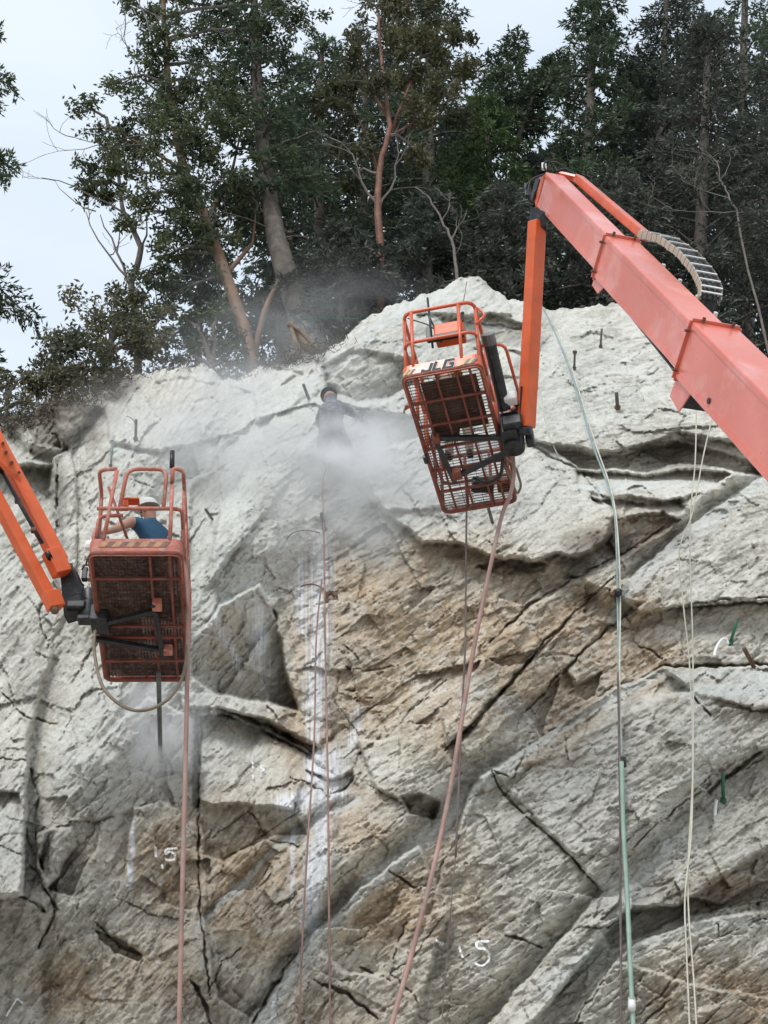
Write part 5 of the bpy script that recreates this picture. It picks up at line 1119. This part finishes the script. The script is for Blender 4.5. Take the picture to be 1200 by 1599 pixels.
free_rope('pale rope slanting from behind the big boom, right one of two', [(1113,650,16.7),(1098,715,16.7),(1082,800,16.6),(1066,840,16.6),(1061,875,16.6),(1068,950,16.6),(1078,1050,16.6),(1082,1200,16.5),(1075,1350,16.4),(1076,1430,16.3),(1083,1520,16.2),(1089,1620,16.1)], .009, 'rope_pale')
rock_rope('thin pale cord running down the rock just right of the hanging jib', [(838,560),(846,620),(852,660),(862,690),(872,712)], .009, 'rope_pale', .04)
rock_rope('thin pinkish cord over the crest above the right cage', [(729,440),(727,455),(724,470),(718,482)], .009, 'rope_red', .05)
free_rope('thin green line strung level between the leaning trunk and the rock', [(478,497,22.4),(520,497,22.3),(566,498,22.2)], .007, 'green', 'safety_line', 'line')
def rod(label, x0, y0, x1, y1, r, mat, name='rock_bolt', cat='rock bolt', plate=True, lean=.25, sleeve=None):
    """foot at x1, y1 on the rock"""
    f = S1(x1, y1, -.03); Yf = float(relief(np.array([float(x1)]), np.array([float(y1)]))[0]); t = P(x0, y0, Yf - lean)
    b = tag(empty(name, f), label, cat); MB().tube([Vector((0, 0, 0)), t - f], r, 8).build('rod', M[mat], b, smooth=True)
    if plate: MB().tube([(t - f).normalized() * .03, (t - f).normalized() * .07], r * 1.7, 8).build('nut', M['rust' if mat != 'green' else 'green'], b)
    if sleeve: MB().tube([(t - f) * .9, (t - f) * 1.05], r * 1.9, 8).build('cap', M[sleeve], b)
    return b
rod('dark rock bolt sticking up high on the pale slab, nearest the big boom', 940, 513, 938, 545, .020, 'dull')
rod('dark rock bolt on the upper slab, just right of the blue-grey rope', 898, 549, 897, 579, .020, 'dull', sleeve='rust')
rod('short thick greenish bolt on the upper slab, lowest of the three there', 963, 613, 965, 640, .030, 'dull')
rod('thin grey bolt on the pale rock left of the dust cloud', 213, 655, 212, 690, .022, 'dull')
rod('pale blue-grey rod with a knob on top, standing behind the left cage', 176, 682, 174, 732, .022, 'rope_blue', sleeve='white')
rod('dark bent bolt in the rock just right of the left cage', 321, 795, 333, 812, .020, 'dull', plate=False)
rod('curved dark bar leaning on the rock left of the worker in the dust', 474, 600, 483, 624, .024, 'dull', plate=False)
rod('dark bolt at the top of the white lime streak', 502, 801, 508, 831, .024, 'dull')
rod('dark green bolt beside the white bent tube at the right edge', 1151, 968, 1140, 1008, .023, 'green')
rod('dark green bolt in the sloping slab at the lower right', 1129, 1208, 1130, 1256, .023, 'green')
rod('pale grey rod in the rock just below the right cage', 763, 793, 770, 818, .024, 'dull', plate=False)
rod('stubby brown bar leaning at the right edge below the green bolt', 1162, 1012, 1178, 1042, .030, 'rust', plate=False)
rod('drill steel reaching from under the left cage to the rock', 248, 1050, 251, 1188, .028, 'dull', 'drill_steel', 'drill steel', lean=2.2)
rock_rope('thin curved cable on the rock left of the bolt at the lime streak', [(500,832),(478,828),(458,832),(448,842)], .010, 'rope_dark', .03, 'cable', 'cable', 6)
rock_rope('thin curved cable reaching the rusty ring in the lime streak', [(515,930),(500,916),(484,912),(470,916)], .010, 'rust', .05, 'cable', 'cable', 6)
rock_rope('thin pale loop of cable beside the lowest bolt on the upper slab', [(966,612),(975,604),(990,604),(1002,614),(1006,626)], .008, 'rope_pale', .04, 'cable', 'cable', 6)
rock_rope('short dark cable curving left of the thin bolt behind the left cage', [(211,660),(206,653),(198,650)], .008, 'rope_dark', .04, 'cable', 'cable', 5)
b = S1(517, 934, .1); tag(MB().tube([b + Vector((math.cos(a) * .07, 0, math.sin(a) * .09)) for a in [k * .63 for k in range(11)]], .035, 8).build('ring', M['rust'], smooth=True), 'rusty ring on the rock in the lime streak below the dark bolt', 'ring')
for lb_, px in (('bent white tube curling out of the rock beside the dark green bolt', [(1137,1006),(1135,999),(1129,998),(1122,1006),(1117,1018),(1116,1025)]), ('straight white tube hanging below the lower dark green bolt', [(1119,1250),(1117,1268),(1119,1288),(1121,1307)])):
    D0 = float(relief(np.array([float(px[0][0])]), np.array([float(px[0][1])]))[0]) - .12
    tag(MB().tube(smooth_path([P(x, y, D0 - .02 * k) for k, (x, y) in enumerate(px)]), .022, 7).build('plastic_tube', M['white'], smooth=True), lb_, 'tube')
# ------------------------------------------------------------------ MARKS PAINTED ON THE ROCK
def mark(label, strokes, wpx, name='painted_number', cat='painted number', jit=1.0):
    mb = MB(); rg = random.Random(len(label))
    for st in strokes:
        q = [Vector((x, y, 0)) for x, y in st]
        if len(q) > 2: q = smooth_path(q, 5)
        pts = []
        for a, b_ in zip(q, q[1:]):
            n = max(1, int((b_ - a).length / 1.6))
            for k in range(n): pts.append(a.lerp(b_, k / n))
        pts.append(q[-1]); V = []
        for i, p in enumerate(pts):
            t = (pts[min(i + 1, len(pts) - 1)] - pts[max(i - 1, 0)]).normalized(); nn = Vector((-t.y, t.x, 0))
            for e in (-1, -.33, .33, 1):
                w_ = wpx / 2 * (1 + rg.uniform(-.25, .25) * jit); V.append((p.x + nn.x * w_ * e, p.y + nn.y * w_ * e))
        V = np.array(V); D = np.minimum.reduce([relief(V[:, 0] + a_, V[:, 1] + b_) for a_, b_ in ((0, 0), (2.5, 0), (-2.5, 0), (0, 2.5), (0, -2.5))]); n = len(pts)
        D = D.reshape(n, 4); D = np.minimum(D, np.minimum(D[:, [1, 0, 1, 2]], D[:, [1, 2, 3, 3]]))
        vv = at(V[:, 0], V[:, 1], D.ravel() - .075)
        mb.add(vv, [(4 * i + j, 4 * i + j + 1, 4 * i + j + 5, 4 * i + j + 4) for i in range(n - 1) for j in range(3)])
    return tag(mb.build(name, M['paintmark']), label, cat)
mark('white painted 15 with a dot below it on brown rock at the lower left', [[(243,1322),(244,1338)], [(278,1325),(260,1326)], [(260,1326),(258,1333)], [(258,1334),(266,1330),(273,1335),(272,1342),(264,1343),(258,1341)], [(253,1350),(255,1357)]], 3.6)
mark('faint white painted 15 on the pale block below the long dark overhang', [[(395,1188),(395,1199)], [(395,1210),(396,1216)], [(413,1195),(408,1196),(409,1200),(413,1202),(408,1205)]], 2.4)
mark('white painted dot, 1 and 5 on grey rock near the bottom centre', [[(681,1468),(693,1475)], [(686,1475),(691,1477)], [(717,1478),(719,1484),(723,1496)], [(764,1470),(745,1471),(746,1481)], [(746,1481),(757,1482),(764,1490),(762,1502),(752,1508),(742,1504)]], 3.6)
mark('white painted chevron in the bottom left corner', [[(10,1587),(27,1559)], [(27,1559),(36,1567)]], 2.6, 'painted_chevron', 'painted mark')


# ------------------------------------------------------------------ DUST
def dust(label, c, size, rotz, dens, nscale, seed, col=(.985, .985, .985), lo=.42):
    mb = MB().ball((0, 0, 0), 1.0, 24, 16); m = bpy.data.materials.new('dust'); m.use_nodes = True; N = m.node_tree.nodes; Lk = m.node_tree.links; N.clear()
    o = N.new('ShaderNodeOutputMaterial'); v = N.new('ShaderNodeVolumePrincipled'); Lk.new(v.outputs[0], o.inputs['Volume'])
    v.inputs['Color'].default_value = (*col, 1); v.inputs['Anisotropy'].default_value = .0
    t = N.new('ShaderNodeTexCoord').outputs['Object']
    ln = N.new('ShaderNodeVectorMath'); ln.operation = 'LENGTH'; Lk.new(t, ln.inputs[0])
    fall = ramp(N, Lk, ln.outputs['Value'], .12, .98, (1, 1, 1), (0, 0, 0)); fall2 = mathn(N, Lk, 'MULTIPLY', fall, fall)
    mp = N.new('ShaderNodeMapping'); mp.inputs['Location'].default_value = (seed, seed * .7, 0); Lk.new(t, mp.inputs[0])
    nn = noise(N, Lk, nscale, 4, .55, mp.outputs[0])
    f = mathn(N, Lk, 'MULTIPLY', fall2, ramp(N, Lk, nn, lo, .68)); d = N.new('ShaderNodeMath'); d.operation = 'MULTIPLY'; Lk.new(f, d.inputs[0]); d.inputs[1].default_value = dens; Lk.new(d.outputs[0], v.inputs['Density'])
    ob = mb.build('dust_cloud', m); ob.location = c; ob.scale = size; ob.rotation_euler = rotz; return tag(ob, label, kind='stuff')
def dpt(x, y, off): return P(x, y, float(relief(np.array([float(x)]), np.array([float(y)]))[0]) - off)
dust('dense white drilling dust round the legs of the roped worker', dpt(540, 715, .35), (1.15, .9, .95), (0, 0, 0), 9, 2.4, 1, lo=.40)
dust('white dust drifting right from the roped worker to the right cage', dpt(645, 725, .3), (2.7, .9, 1.5), (0, .15, 0), 5.0, 2.6, 2, lo=.44)
dust('dust sinking down the rock below the roped worker', dpt(520, 790, .3), (2.2, .8, 1.9), (0, -.2, 0), 3.4, 2.3, 6)
dust('thin veil of dust over the pale rock left of the roped worker', dpt(420, 690, .4), (3.5, 1.1, 2.6), (0, .3, 0), 2.6, 2.2, 3)
dust('white dust puff at the foot of the drill steel under the left cage', dpt(246, 1140, .2), (.95, .6, 1.1), (0, 0, 0), 7, 1.6, 4)
dust('thin grey dust veil drifting over the foot of the leaning trunks', P(480, 500, 22.6), (3.6, 1.2, 1.9), (0, .1, 0), .9, 1.4, 5)
dust('faint dust trail over the low ridge behind the left cage', dpt(270, 640, .4), (2.2, .9, 1.1), (0, 0, 0), .8, 1.5, 7)

# ------------------------------------------------------------------ groups of alike things
GROUPS = {'fir tree': 'fir trees on the plateau above the cliff', 'madrona tree': 'bare-trunked broadleaf trees above the cliff', 'dead tree': 'bare dead trees above the cliff', 'bush': 'bushes along the cliff edge', 'shrub': 'bushes along the cliff edge',
          'rock bolt': 'bolts and rods sticking out of the rock', 'rope': 'ropes hanging down the cliff', 'hose': 'hoses hanging from the lifts and down the cliff', 'band': 'bands on the pale green hose', 'coupling': 'couplings on the ropes', 'cable': 'short cables lying on the rock',
          'tube': 'white plastic tubes at the bolts', 'person': 'workers on the cliff and in the cages', 'boom lift': 'boom lifts working at the cliff', 'painted number': 'numbers painted on the rock'}
for o in bpy.data.objects:
    if o.get('category') in GROUPS: o['group'] = GROUPS[o['category']]
